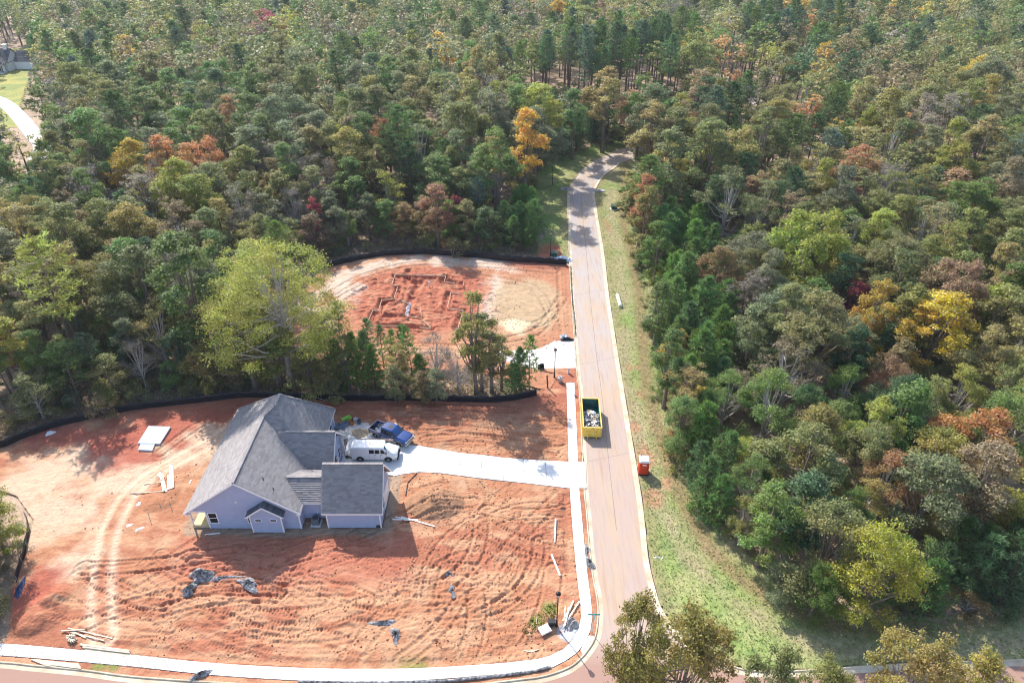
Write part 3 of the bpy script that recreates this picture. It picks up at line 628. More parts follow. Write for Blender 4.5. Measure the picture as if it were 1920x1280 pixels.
# windows and the bumped-out bay
window(H, -32.85, 1.75, .85, 1.45, 52.9); window(H, -28.62, 1.75, .85, 1.45, 52.9)
window(H, 55.2, 1.7, .9, 1.4, -14.55, (1, 0, 0)); window(H, 63.6, 1.6, .8, 1.4, -21.3, (1, 0, 0)); window(H, 68.3, 1.8, 1.0, 1.4, -23.4, (1, 0, 0))
bx0, bx1, by = -28.45, -25.1, 52.15
bay = siding('bay', [(bx0, by, .3), (bx1, by, .3), (bx1, by, 2.95), ((bx0 + bx1) / 2, by, 4.2), (bx0, by, 2.95)], H)
MB().box(bx0, bx0 + .1, by + .02, 52.9, .3, 2.95).build('bay_side', M_SIDING, H); MB().box(bx1 - .1, bx1, by + .02, 52.9, .3, 2.95).build('bay_side', M_SIDING, H)
bm_ = (bx0 + bx1) / 2
roof('bay_roof', [(bx0 - .38, by - .25, 2.80), (bm_, by - .25, 4.38), (bm_, 52.9, 4.38), (bx0 - .38, 52.9, 2.86)], H, M_SHING_D, .8, .17); roof('bay_roof', [(bx1 + .38, by - .25, 2.80), (bx1 + .38, 52.9, 2.86), (bm_, 52.9, 4.38), (bm_, by - .25, 4.38)], H, M_SHING_D, .8, .17)
board((bx0 - .4, by - .27, 2.76), (bm_, by - .27, 4.27), .04, .16); board((bm_, by - .27, 4.27), (bx1 + .4, by - .27, 2.76), .04, .16)
for x in (bx0, bx1): MB().box(x - .06, x + .06, by - .05, by + .05, .28, 2.95).build('corner_board', M_TRIM, H)
window(H, bx0 + .85, 2.2, .62, .26, by, rows=1, frame=.07); window(H, bx1 - .85, 2.2, .62, .26, by, rows=1, frame=.07)
# entry and garage side
MB().box(-14.55, -14.47, 55.6, 58.4, .1, 2.35).build('garage_door', M_TRIM, H)
MB().box(-21.28, -21.2, 61.2, 62.2, .2, 2.3).build('front_door', mat('door_wood', (.20, .10, .06), .5), H)
for y in (59.0, 61.5, 64.6): MB().box(-20.98, -20.82, y - .09, y + .09, .1, 2.75).build('entry_post', M_TRIM, H)
MB().box(-21.2, -20.75, 58.9, 65.0, .1, .16).build('entry_slab', M_CONC, H)
for x, y in ((-27.1, 54.7), (-25.95, 54.0)):
    z = zr - (x - xm) * (zr - ze) / (xr - xm)
    MB().tube([(x, y, z - .05), (x, y, z + .42)], .05, 8).build('vent_pipe', mat('black_pipe', (.02, .02, .02), .6), H)
MB().box(-29.9, -29.72, 52.80, 52.9, 4.15, 4.4).build('flood_light', M_TRIM, H)
MB().box(-15.1, -14.6, 52.94, 53.0, .12, .5).build('crawl_vent', mat('dark_vent', (.03, .03, .035), .7), H)
for ch in list(H.children):
    ch.data.transform(HX)
for p in [c for c in H.children]:
    for q in p.children: q.data.transform(HX)

# heat pump beside the wall
ac = empty('air_conditioner', (-21.95, 53.7, soil_z(-21.95, 53.4))); tag(ac, 'small grey air conditioner unit on a pad between gable and garage', 'air conditioner')
MB().box(-.55, .55, -.55, .55, 0, .12).build('pad', M_CONC, ac)
b = MB(); b.box(-.38, .38, -.38, .38, .12, .92); 
for k in range(14): b.box(-.40, .40, -.40, .40, .16 + k * .052, .175 + k * .052)
b.build('casing', mat('ac_grey', (.22, .23, .26), .5, metal=.3), ac)
MB().lathe([(.33, .92), (.33, .96), (.28, .97), (.05, .965)], 16).build('fan_grille', mat('ac_grille', (.06, .06, .07), .5), ac)
MB().tube([(.1, .38, .5), (.1, .7, .5), (.1, .7, 1.25)], .04, 6).build('pipe', M_TRIM, ac)

# neighbour's white house far left, beyond a lawn
c = g(6, 130); N = empty('white_house', (c[0], c[1], 0)); tag(N, 'white farmhouse with dark roof and chimney beside a lawn, far left', 'house')
M_WH = mat('white_boards', (.86, .87, .90), .6, var=.03)
siding('wall', [(-9, -4, 0), (5, -4, 0), (5, -4, 3.3), (-9, -4, 3.3)], N, M_WH); siding('gable_wall', [(5, -4, 0), (5, 5, 0), (5, 5, 3.3), (5, .5, 7.2), (5, -4, 3.3)], N, M_WH)
siding('wall', [(5.2, 0, 0), (12, 0, 0), (12, 0, 3), (5.2, 0, 3)], N, M_WH); siding('gable_wall', [(12, 0, 0), (12, 7, 0), (12, 7, 3), (12, 3.5, 6), (12, 0, 3)], N, M_WH)
siding('gable_wall', [(-3, -5.5, 0), (4.6, -5.5, 0), (4.6, -5.5, 3.3), (.8, -5.5, 6.4), (-3, -5.5, 3.3)], N, M_WH)
roof('roof_slope', [(-9.5, -4.5, 3.2), (5.4, -4.5, 3.2), (5.4, .5, 7.4), (-9.5, .5, 7.4)], N, M_SHING_D, 0, .4); roof('roof_slope', [(-9.5, .5, 7.4), (5.4, .5, 7.4), (5.4, 5.5, 3.2), (-9.5, 5.5, 3.2)], N, M_SHING_D, 0, .4)
roof('roof_slope', [(5.4, -.5, 2.9), (12.5, -.5, 2.9), (12.5, 3.5, 6.2), (5.4, 3.5, 6.2)], N, M_SHING_D, 0, .4); roof('roof_slope', [(5.4, 3.5, 6.2), (12.5, 3.5, 6.2), (12.5, 7.5, 2.9), (5.4, 7.5, 2.9)], N, M_SHING_D, 0, .4)
roof('roof_slope', [(-3.5, -6, 3.0), (.8, -6, 6.6), (.8, .3, 6.6), (-3.5, .3, 3.0)], N, M_SHING_D, 0, .4); roof('roof_slope', [(5.1, -6, 3.0), (5.1, .3, 3.0), (.8, .3, 6.6), (.8, -6, 6.6)], N, M_SHING_D, 0, .4)
ch = MB(); ch.box(2.8, 4.2, .0, 1.2, 5, 8.6); ch.box(2.65, 4.35, -.12, 1.32, 8.6, 8.85); ch.build('chimney', M_WH, N)
for x in (-7, -4.8): window(N, x, 1.6, 1.1, 1.8, -4)
for x in (-.8, 2.4): window(N, x, 1.5, 1.3, 1.9, -5.5)
window(N, .8, 4.6, 1.0, 1.0, -5.5, rows=1)
roof('porch_roof', [(-3.6, -8, 2.7), (5.2, -8, 2.7), (5.2, -5.52, 3.5), (-3.6, -5.52, 3.5)], N, M_SHING_D, 0, .4)
for x in (-3.4, -.6, 2.2, 5): MB().box(x - .12, x + .12, -7.9, -7.66, 0, 2.7).build('porch_post', mat('dark_post', (.05, .04, .04), .6), N)
MB().box(-3.6, 5.2, -8.1, -5.52, 0, .4).build('porch_floor', M_CONC, N)

# its lawn and drive
def lawn(X, Y): 
    n = fbm(X, Y, 5, 3, 4); T = np.ones(X.shape + (3,)) * np.array((.36, .33, .10)); return .0 + .1 * (n - .5), mixc(T, (.22, .26, .08), smooth(.4, .7, n))
LAWN = G([(-200, 90), (70, 90), (60, 150), (45, 200), (50, 240), (-200, 250)])
V, Fq, T, grid = field(LAWN, 1.5, lawn); tag(link('lawn', np_mesh('lawn', V, Fq, [M_VERGE], [('tone', T)], True)), kind='structure')
FD = curve(G([(-80, 170), (-20, 182), (10, 195), (35, 218), (65, 255), (80, 275), (70, 300)]), 5)
sweep('drive', FD, [(-2.2, .0), (-2.2, .12), (2.2, .12), (2.2, .0)], M_CONC)
tag(bpy.context.scene.objects['drive'], kind='structure')

# ------------------------------------------------------------------ vehicles
M_TYRE = mat('tyre_rubber', (.018, .018, .02), .85); M_RIM = mat('alloy_rim', (.55, .55, .57), .35, metal=.8)
M_BLACKP = mat('black_plastic', (.025, .025, .028), .6); M_LAMP = mat('lamp_lens', (.75, .75, .72), .15, spec=.6); M_REDL = mat('tail_lens', (.35, .02, .02), .2)
M_CHROME = mat('chrome', (.7, .7, .7), .2, metal=1); M_WGLASS = mat('tinted_windscreen', (.03, .07, .08), .06, spec=.7)
def loft(mb, stations, top_mi=0):
    """stations: (x, zlow, zbelt, ztop, half width low, half width top)"""
    rings = []
    for x, z0, zb, zt, wb, wt in stations:
        h = [(-wb * .93, z0), (-wb, z0 + .18), (-wb, zb), (-wt - (wb - wt) * .12, zt - .10), (-wt + .10, zt), (0, zt + .015)]
        rings.append([(x, y, z) for y, z in h] + [(x, -y, z) for y, z in h[-2::-1]])
    k = len(rings[0]); vs = [p for r in rings for p in r]; fs = []
    for i in range(len(rings) - 1):
        for j in range(k - 1): fs.append((i * k + j, (i + 1) * k + j, (i + 1) * k + j + 1, i * k + j + 1))
        fs.append((i * k + k - 1, (i + 1) * k + k - 1, (i + 1) * k, i * k))
    fs.append(tuple(range(k))[::-1]); fs.append(tuple((len(rings) - 1) * k + j for j in range(k)))
    fs = [f[::-1] for f in fs]
    return mb.add(vs, fs)
def wheel(par, x, y, r, wd, side):
    m = Matrix.Translation((x, y, r)) @ Matrix.Rotation(R(90) * (1 if side < 0 else -1), 4, 'X')
    t = MB().lathe([(r * .60, -wd / 2), (r * .9, -wd / 2), (r, -wd / 2 + .05), (r, wd / 2 - .05), (r * .9, wd / 2), (r * .62, wd / 2), (r * .6, wd / 2 - .04)], 22, m).build('wheel', M_TYRE, par)
    rm = MB(); rm.lathe([(r * .6, wd / 2 - .06), (r * .57, wd / 2 - .02), (r * .5, wd / 2 - .06), (r * .2, wd / 2 - .03), (.04, wd / 2 - .01)], 22, m)
    for k in range(6): rm.bar(m @ Vector((0, 0, wd / 2 - .03)), m @ Vector((r * .55 * math.cos(k * math.pi / 3), r * .55 * math.sin(k * math.pi / 3), wd / 2 - .04)), .06, .05)
    rm.build('rim', M_RIM, t)
def arch(par, x, y, r, side, m=None):
    mb = MB(); n = 12
    vs = []
    for k in range(n + 1):
        a = math.pi * k / n
        for rr in (r, r * 1.14): vs += [(x + rr * math.cos(a), y + side * .012, .36 + rr * math.sin(a)), (x + rr * math.cos(a), y - side * .05, .36 + rr * math.sin(a))]
    fs = []
    for k in range(n): o = 4 * k; fs += [(o, o + 4, o + 6, o + 2), (o, o + 1, o + 5, o + 4), (o + 2, o + 6, o + 7, o + 3)]
    mb.add(vs, fs); mb.build('wheel_arch', m or M_BLACKP, par)
    d = MB(); d.add([(x, y + side * .004, .36)] + [(x + r * math.cos(math.pi * k / n), y + side * .004, .36 + r * math.sin(math.pi * k / n)) for k in range(n + 1)], [(0, k + 1, k + 2) if side < 0 else (0, k + 2, k + 1) for k in range(n)])
    d.slab([(x - r * .98, y + side * .004, .2), (x + r * .98, y + side * .004, .2), (x + r * .98, y + side * .004, .36), (x - r * .98, y + side * .004, .36)], (0, side, 0), .003)
    d.build('wheel_well', M_BLACKP, par)
def panel(name, pts, nrm, m, par, t=.03): return MB().slab([Vector(p) + Vector(nrm).normalized() * .012 for p in pts], nrm, t).build(name, m, par)

def make_van(loc, rz):
    v = empty('van', loc, rz); tag(v, 'white cargo van parked on the driveway pad behind the garage roof', 'van')
    wp = mat('white_paint', (.80, .81, .82), .25, var=.02, coat=.6)
    b = MB(); loft(b, [(-2.85, .42, 1.25, 2.0, .93, .80), (-2.78, .34, 1.25, 2.1, .99, .82), (-1.5, .30, 1.25, 2.13, 1.0, .83), (.2, .30, 1.25, 2.13, 1.0, .83), (1.0, .30, 1.25, 2.10, 1.0, .82), (1.22, .30, 1.25, 2.03, 1.0, .80), (1.95, .32, 1.18, 1.42, .99, .86), (2.35, .36, 1.10, 1.28, .97, .88), (2.72, .40, 1.0, 1.16, .93, .84), (2.84, .45, .92, 1.02, .88, .80)])
    b.build('body', wp, v, True).data.set_sharp_from_angle(angle=R(35))
    panel('windshield', [(1.25, -.72, 2.0), (1.25, .72, 2.0), (1.90, .82, 1.44), (1.90, -.82, 1.44)], (.65, 0, .75), M_WGLASS, v)
    for s in (-1, 1):
        nn = (0, s, .18)
        for x0, x1 in ((-.55, .05), (.15, .72), (.86, 1.42)):
            z1 = 1.86; xt = x1 if x1 < 1 else 1.18
            panel('side_window', [(x0, s * .985, 1.36), (x1, s * .985, 1.36), (xt, s * .885, z1), (x0, s * .885, z1)], nn, M_GLASS, v)
        for x in (-.6, .1, .8, 1.55): MB().box(x - .008, x + .008, s * 1.0 - .006, s * 1.0 + .006, .45, 1.25).build('door_seam', M_BLACKP, v)
        for x in (.22, .92): MB().box(x - .08, x + .06, s * 1.0 - .02, s * 1.0 + .025, 1.16, 1.2).build('door_handle', M_BLACKP, v)
        MB().box(1.5, 1.62, s * 1.06 - .1, s * 1.06 + .1, 1.35, 1.62).build('mirror', M_BLACKP, v)
        for x in (-1.75, 1.72): arch(v, x, s * 1.0, .44, s); wheel(v, x, s * .90, .37, .26, s)
        MB().box(2.74, 2.87, s * .70 - .16, s * .70 + .16, .72, .95).build('headlight', M_LAMP, v)
        MB().box(-2.88, -2.80, s * .86 - .07, s * .86 + .07, .9, 1.3).build('tail_light', M_REDL, v)
    MB().box(2.78, 2.95, -.95, .95, .36, .62).build('front_bumper', M_BLACKP, v); MB().box(-2.98, -2.82, -.9, .9, .36, .56).build('rear_bumper', M_BLACKP, v)
    MB().box(2.80, 2.875, -.5, .5, .66, .92).build('grille', M_BLACKP, v)
    return v
def make_pickup(loc, rz):
    v = empty('pickup_truck', loc, rz); tag(v, 'dark blue crew cab pickup truck with a loaded bed on the driveway', 'truck')
    bp = mat('blue_paint', (.008, .045, .19), .22, var=.05, coat=.9); sil = mat('silver_trim', (.50, .48, .44), .4, metal=.4)
    b = MB(); loft(b, [(-.95, .55, 1.12, 1.85, .98, .72), (-.90, .50, 1.12, 1.90, 1.0, .74), (.6, .50, 1.12, 1.92, 1.0, .75), (.75, .50, 1.12, 1.88, 1.0, .74), (1.45, .50, 1.12, 1.26, 1.0, .86), (2.3, .52, 1.05, 1.20, .99, .86), (2.78, .56, .98, 1.10, .95, .80), (2.86, .62, .92, 1.0, .9, .74)])
    b.build('cab', bp, v, True).data.set_sharp_from_angle(angle=R(32))
    bd = MB()
    for s in (-1, 1): bd.box(-2.88, -.98, s * .94 - .06, s * .94 + .06, .55, 1.14)
    bd.box(-2.90, -.98, -.9, .9, .62, .70); bd.box(-1.06, -.98, -.9, .9, .7, 1.14); bd.build('bed', bp, v)
    MB().box(-2.93, -2.86, -.88, .88, .68, 1.12).build('tailgate', bp, v)
    panel('windshield', [(.78, -.64, 1.84), (.78, .64, 1.84), (1.42, .80, 1.28), (1.42, -.80, 1.28)], (.65, 0, .75), M_WGLASS, v)
    panel('rear_window', [(-.95, -.6, 1.78), (-.95, .6, 1.78), (-.97, .7, 1.3), (-.97, -.7, 1.3)], (-1, 0, .1), M_GLASS, v)
    panel('sunroof', [(-.1, -.35, 1.925), (.4, -.35, 1.925), (.4, .35, 1.925), (-.1, .35, 1.925)], (0, 0, 1), M_GLASS, v)
    for s in (-1, 1):
        nn = (0, s, .3)
        for x0, x1, xt in ((-.8, -.12, -.12), (-.02, 1.05, .66)): panel('side_window', [(x0, s * .985, 1.2), (x1, s * .985, 1.2), (xt, s * .80, 1.78), (x0 + .04, s * .80, 1.78)], nn, M_GLASS, v)
        for x in (-.07, 1.05): MB().box(x - .008, x + .008, s * 1.0 - .006, s * 1.0 + .008, .62, 1.15).build('door_seam', M_BLACKP, v)
        MB().box(-.9, 1.4, s * .97 - .04, s * 1.0 + .04, .46, .62).build('running_board', sil, v)
        MB().box(.98, 1.12, s * 1.12 - .12, s * 1.12 + .12, 1.18, 1.42).build('mirror', M_BLACKP, v)
        for x in (-1.85, 1.85): arch(v, x, s * 1.005, .46, s, sil); wheel(v, x, s * .88, .40, .27, s)
        MB().box(2.74, 2.89, s * .68 - .18, s * .68 + .18, .78, .98).build('headlight', M_LAMP, v); MB().box(-2.92, -2.84, s * .93 - .06, s * .93 + .06, .8, 1.12).build('tail_light', M_REDL, v)
    MB().box(2.80, 3.0, -.96, .96, .48, .72).build('front_bumper', sil, v); MB().box(-3.05, -2.9, -.9, .9, .48, .66).build('rear_bumper', sil, v); MB().box(2.82, 2.90, -.48, .48, .72, .98).build('grille', M_CHROME, v)
    return v
make_van((-17.0, 64.45, .114), R(-1)); TR = make_pickup((-15.55, 67.95, .114), R(-28))
# the pickup's load: tools and materials, each its own thing
TM = Matrix.Translation((-15.55, 67.95, .114)) @ Matrix.Rotation(R(-28), 4, 'Z')
def put(o, lx, ly, lz, rz=0): o.location = TM @ Vector((lx, ly, lz)); o.rotation_euler = (0, 0, R(-28) + rz); return o
def crate(name, sx, sy, sz, m, label, cat):
    b = MB(); t = .03
    b.box(-sx, sx, -sy, sy, 0, t); b.box(-sx, sx, -sy, -sy + t, t, sz); b.box(-sx, sx, sy - t, sy, t, sz); b.box(-sx, -sx + t, -sy + t, sy - t, t, sz); b.box(sx - t, sx, -sy + t, sy - t, t, sz); b.box(-sx - .02, sx + .02, -sy - .02, -sy, sz - .06, sz); b.box(-sx - .02, sx + .02, sy, sy + .02, sz - .06, sz)
    return tag(b.build(name, m), label, cat)
put(crate('tool_box', .3, .75, .42, mat('white_box', (.75, .75, .75), .5), 'white open tool box across the pickup bed behind the cab', 'tool box'), -1.4, 0, .70)
put(crate('crate', .3, .25, .3, mat('grey_crate', (.4, .42, .45), .6), 'grey crate in the middle of the pickup bed', 'crate'), -2.0, .45, .70)
put(crate('crate', .28, .22, .35, M_BLACKP, 'black crate near the tailgate of the pickup', 'crate'), -2.55, -.4, .70)
b = MB().lathe([(.14, 0), (.16, .3), (.165, .34), (.15, .34), (.13, .03)], 14).build('bucket', mat('white_bucket', (.78, .78, .76), .5)); put(tag(b, 'white bucket standing in the pickup bed', 'bucket'), -2.0, -.45, .70)
b = MB(); [b.tube([(-.5, y, .05), (.6, y + .1, .35 + y * .3)], .04, 6) for y in (-.1, .0, .12)]; b.build('pole_bundle', M_CHROME); put(tag(bpy.context.scene.objects['pole_bundle'], 'bundle of metal poles sticking out of the pickup bed', 'poles'), -2.6, .35, .70)

# ------------------------------------------------------------------ skip, toilet, street furniture
def make_dumpster():
    c = g(1110.5, 792); v = empty('dumpster', (10.45, 70.95, .004), R(-2.2)); tag(v, 'yellow open-top roll-off dumpster full of debris at the kerb', 'dumpster')
    ye = mat('yellow_steel', (.74, .50, .05), .5, var=.18, vscale=2, hue=(.82, .62, .16)); gr = mat('green_steel', (.035, .13, .12), .6, var=.3, vscale=2)
    L, W, Hh = 3.0, 1.16, 1.75
    for s in (-1, 1):
        MB().box(s * W - .03, s * W + .03, -L, L, .25, Hh).build('side_wall', ye, v)
        MB().box(s * (W - .038) - .006, s * (W - .038) + .006, -L + .04, L - .04, .32, Hh - .01).build('lining', gr, v)
        MB().box(s * W - .07, s * W + .07, -L - .05, L + .05, Hh, Hh + .10).build('top_rail', ye, v)
        for k in range(9): y = -L + .3 + k * .68; MB().box(s * (W + .065) - .035, s * (W + .065) + .035, y - .05, y + .05, .25, Hh).build('rib', ye, v)
        MB().box(s * .55 - .06, s * .55 + .06, -L - .3, L, .08, .24).build('skid_rail', ye, v)
        for y in (-L + .2, L - .2): MB().lathe([(.06, -.09), (.11, -.09), (.11, .09), (.06, .09)], 12, Matrix.Translation((s * .75, y, .11)) @ Matrix.Rotation(R(90), 4, 'Y')).build('roller', M_BLACKP, v)
    MB().box(-W, W, -L, L, .24, .30).build('floor', gr, v)
    d = MB(); d.box(-W, W, -L - .035, -L + .02, .25, Hh - .02); d.build('tail_door', ye, v)
    for x in (-.55, 0, .55): MB().box(x - .05, x + .05, -L - .09, -L - .035, .3, Hh - .1).build('rib', ye, v)
    MB().box(-W, W, -L - .07, -L + .07, Hh, Hh + .1).build('top_rail', ye, v); MB().box(-W, W, L - .03, L + .03, .25, Hh).build('front_wall', ye, v); MB().box(-W + .05, W - .05, L - .05, L - .036, .32, Hh - .01).build('lining', gr, v); MB().box(-W, W, L - .07, L + .07, Hh, Hh + .1).build('top_rail', ye, v)
    M = Matrix.Translation((10.45, 70.95, .004)) @ Matrix.Rotation(R(-2.2), 4, 'Z')
    rg = random.Random(4); mats = [M_LUMW, M_LUMBER, mat('white_sheet', (.8, .8, .8), .6), mat('blue_scrap', (.2, .3, .5), .6), mat('cardboard', (.45, .30, .17), .85), mat('dark_scrap', (.06, .06, .08), .8), mat('grey_scrap', (.4, .4, .42), .8)]
    db = MB()
    for k in range(230):
        y = rg.uniform(-2.75, 1.5); x = rg.uniform(-.95, .95); z = .35 + (1.0 - .55 * smooth(-1.0, 1.6, y)) * rg.random() ** .5 * .95
        q = Matrix.Translation((x, y, float(z))) @ Matrix.Rotation(rg.uniform(-.5, .5), 4, 'X') @ Matrix.Rotation(rg.uniform(-.5, .5), 4, 'Y') @ Matrix.Rotation(rg.uniform(0, 3.1), 4, 'Z')
        sx, sy, sz = rg.choice([(.5, .06, .03), (.3, .22, .01), (.15, .12, .1), (.7, .05, .02), (.35, .3, .008), (.12, .1, .08)])
        q0 = q @ Matrix.Diagonal((1, 1, 1, 1)); mx = max(abs(x) + sx, .1)
        if abs(x) + sx > 1.05: sx = max(.08, 1.05 - abs(x))
        if y - max(sx, sy) < -2.9: continue
        db.box(-sx, sx, -sy, sy, -sz, sz, q, rg.randrange(7))
    fl = MB()
    o = db.build('building_debris', mats); o.matrix_world = M; tag(o, 'mixed building debris of boards, sheets and cardboard heaped in the dumpster', 'debris', kind='stuff')
make_dumpster()
def make_toilet():
    c = g(1207, 888); v = empty('portable_toilet', (15.95, 61.75, soil_z(15.95, 61.75) + .01), R(-4)); tag(v, 'orange-red portable toilet with white roof on the grass verge', 'toilet')
    rd = mat('red_plastic', (.62, .055, .02), .45, var=.06); wt = mat('white_plastic', (.82, .80, .82), .5, var=.03)
    b = MB(); b.box(-.56, .56, -.56, .56, .1, 2.02)
    for s in (-1, 1):
        for k in range(4): x = -.42 + k * .28; b.box(x - .05, x + .05, s * .56 - .02, s * .56 + .02, .2, 1.9) if s > 0 else None; b.box(s * .56 - .02, s * .56 + .02, x - .05, x + .05, .2, 1.9)
    b.build('cabin', rd, v)
    d = MB(); d.box(-.42, .42, -.60, -.555, .18, 1.95); d.box(-.30, .30, -.62, -.60, .3, .9); d.box(-.30, .30, -.62, -.60, 1.0, 1.5); dd = d.build('door', rd, v)
    MB().box(-.24, .24, -.625, -.60, 1.60, 1.78).build('sign_plate', wt, dd); MB().box(.32, .38, -.66, -.60, 1.0, 1.12).build('handle', M_BLACKP, dd)
    MB().box(-.62, .62, -.66, .62, .02, .1).build('skid_base', M_BLACKP, v)
    r = MB(); r.add([(-.62, -.62, 2.02), (.62, -.62, 2.02), (.62, .62, 2.02), (-.62, .62, 2.02), (-.62, -.62, 2.10), (.62, -.62, 2.10), (.62, .62, 2.10), (-.62, .62, 2.10), (-.45, -.5, 2.26), (.45, -.5, 2.26), (.45, .5, 2.26), (-.45, .5, 2.26)], [(3, 2, 1, 0), (0, 1, 5, 4), (1, 2, 6, 5), (2, 3, 7, 6), (3, 0, 4, 7), (4, 5, 9, 8), (5, 6, 10, 9), (6, 7, 11, 10), (7, 4, 8, 11), (8, 9, 10, 11)]); r.build('roof', wt, v)
    MB().tube([(-.4, .4, 2.1), (-.4, .4, 2.5)], .05, 8).build('vent_pipe', M_BLACKP, v)
make_toilet()
M_POLE = mat('black_lamp_metal', (.012, .012, .014), .45)
def lamp(x, y, label, hgt=5.05):
    v = empty('street_lamp', (x, y, soil_z(x, y) - .02)); tag(v, label, 'street lamp', 'black post-top street lamps')
    MB().lathe([(.16, 0), (.16, .08), (.11, .14), (.10, .7), (.065, .8), (.05, hgt - .62), (.09, hgt - .60), (.09, hgt - .55)], 12).build('post', M_POLE, v)
    MB().lathe([(.09, hgt - .55), (.15, hgt - .5), (.22, hgt - .18), (.22, hgt - .16), (.05, hgt - .16)], 8).build('lantern', mat('frosted_glass', (.6, .6, .58), .3), v)
    k = MB(); k.lathe([(.26, hgt - .17), (.25, hgt - .13), (.12, hgt - .02), (.03, hgt), (.02, hgt + .1)], 8)
    for i in range(4): a = math.pi / 4 + i * math.pi / 2; k.bar((.15 * math.cos(a), .15 * math.sin(a), hgt - .5), (.22 * math.cos(a), .22 * math.sin(a), hgt - .17), .03, .03)
    k.build('lantern_cap', M_POLE, v)
lamp(4.3, 40.7, 'black street lamp at the corner beside the stacked scrap boards')
lamp(6.15, 81.1, 'black street lamp by the pale gravel entrance of the second lot')
x, y = g(1032, 481); lamp(x, y, 'black street lamp beside the green transformer box', 5.2)
x, y = g(1035.5, 347); lamp(x, y, 'black street lamp far off by the bend of the road', 5.2)

def utility_box(px, py, s, label):
    x, y = g(px, py); v = empty('transformer_box', (x, y, soil_z(x, y) - .02), R(3)); tag(v, label, 'transformer', 'green transformer boxes')
    gm = mat('utility_green', (.03, .085, .06), .55, var=.1)
    MB().box(-.75 * s, .75 * s, -.65 * s, .65 * s, 0, .12).build('pad', M_CONC, v); MB().box(-.6 * s, .6 * s, -.5 * s, .5 * s, .12, .9 * s).build('cabinet', gm, v)
    MB().add([(-.63 * s, -.55 * s, .86 * s), (.63 * s, -.55 * s, .86 * s), (.63 * s, .52 * s, .96 * s), (-.63 * s, .52 * s, .96 * s), (-.63 * s, -.55 * s, .92 * s), (.63 * s, -.55 * s, .92 * s), (.63 * s, .52 * s, 1.02 * s), (-.63 * s, .52 * s, 1.02 * s)], [(3, 2, 1, 0), (4, 5, 6, 7), (0, 1, 5, 4), (1, 2, 6, 5), (2, 3, 7, 6), (3, 0, 4, 7)]).build('lid', gm, v)
utility_box(1039, 481, .95, 'green transformer box at the foot of a street lamp on red clay'); utility_box(1151, 392, 1.0, 'dark green transformer box in the grass right of the road')
# storm drain aprons by the bend
for px, py, lab in ((1061, 355, 'concrete storm drain inlet left of the road at the bend'), (1124, 358, 'concrete storm drain inlet right of the road at the bend')):
    x, y = g(px, py); v = empty('storm_drain', (x, y, .04)); tag(v, lab, 'drain', 'storm drain inlets')
    MB().slab([(-1.2, -.9, .14), (1.2, -.7, .14), (1.2, .7, .14), (-1.2, .9, .14)], (0, 0, 1), .2).build('slab', M_BLOCK, v); MB().lathe([(.3, .14), (.3, .165), (.05, .17)], 14).build('cover', M_BLACKP, v)

# silt fences: black fabric stapled to stakes
M_FAB = mat('black_silt_fabric', (.006, .008, .016), .45, spec=.4, var=.3, vscale=2)
def silt(pts, label, hgt=.75, lean=.0, closed=False, post=2.0):
    ln = curve(G(pts), 8); L = sum(math.dist(a, b) for a, b in zip(ln[:-1], ln[1:])); n = int(L / .35); q = resample(ln, n)
    x0, y0 = q[0]; v = empty('silt_fence', (x0, y0, 0)); tag(v, label, 'fence', 'black silt fences round the lots')
    nrm = offset(q, 1); vs = []; fs = []
    for i, ((x, y), (a, b)) in enumerate(zip(q, nrm)):
        nx_, ny_ = a - x, b - y; z = max(soil_z(x, y), -.1); sag = .06 * math.sin(i * .35 * math.pi * 2 / post) + random.uniform(-.03, .03); bl = .05 * math.sin(i * .9) + random.uniform(-.03, .03)
        for (o, zz) in ((-.05, -.12), (bl, .3 * hgt), (-bl * .7, .65 * hgt), (lean, hgt + sag)):
            for t in (-.008, .008): vs.append((x + nx_ * (o + t) - x0, y + ny_ * (o + t) - y0, z + zz))
    for i in range(n - 1):
        a, b = i * 8, (i + 1) * 8
        for k in range(3): fs += [(a + 2 * k, b + 2 * k, b + 2 * k + 2, a + 2 * k + 2), (a + 2 * k + 3, b + 2 * k + 3, b + 2 * k + 1, a + 2 * k + 1)]
        fs.append((a + 6, b + 6, b + 7, a + 7))
    MB().add(vs, fs).build('fabric', M_FAB, v, True)
    for (x, y), (a, b) in zip(resample(ln, max(2, int(L / post))), offset(resample(ln, max(2, int(L / post))), 1)):
        z = max(soil_z(x, y), -.1); ex, ey = (a - x) * .07, (b - y) * .07
        MB().bar((x + ex - x0, y + ey - y0, z - .2), (x + ex * 1.4 - x0 + random.uniform(-.05, .05), y + ey - y0, z + hgt + random.uniform(.05, .2)), .04, .04).build('stake', M_BLOCK, v)
silt([(-120, 853), (0, 840), (40, 824), (100, 803), (170, 786), (260, 768), (400, 752), (455, 746), (540, 748), (650, 752), (800, 752), (900, 755), (960, 751), (1006, 741)], 'long black silt fence curving behind the new house', 1.05)
silt([(48, 968), (55, 985), (52, 1010), (44, 1050), (36, 1078), (33, 1092)], 'short black silt fence at the left edge of the lot', .8)
silt([(597, 505), (650, 492), (720, 480), (790, 477), (870, 482), (960, 491), (1062, 497)], 'black silt fence along the far side of the staked-out lot', 1.15)
silt([(1070, 500), (1073, 560), (1077, 600), (1079, 630)], 'low black silt fence along the kerb of the staked-out lot', .35)
silt([(1008, 693), (1018, 690), (1020, 694)], 'short stub of black silt fence by the gravel entrance', .8)

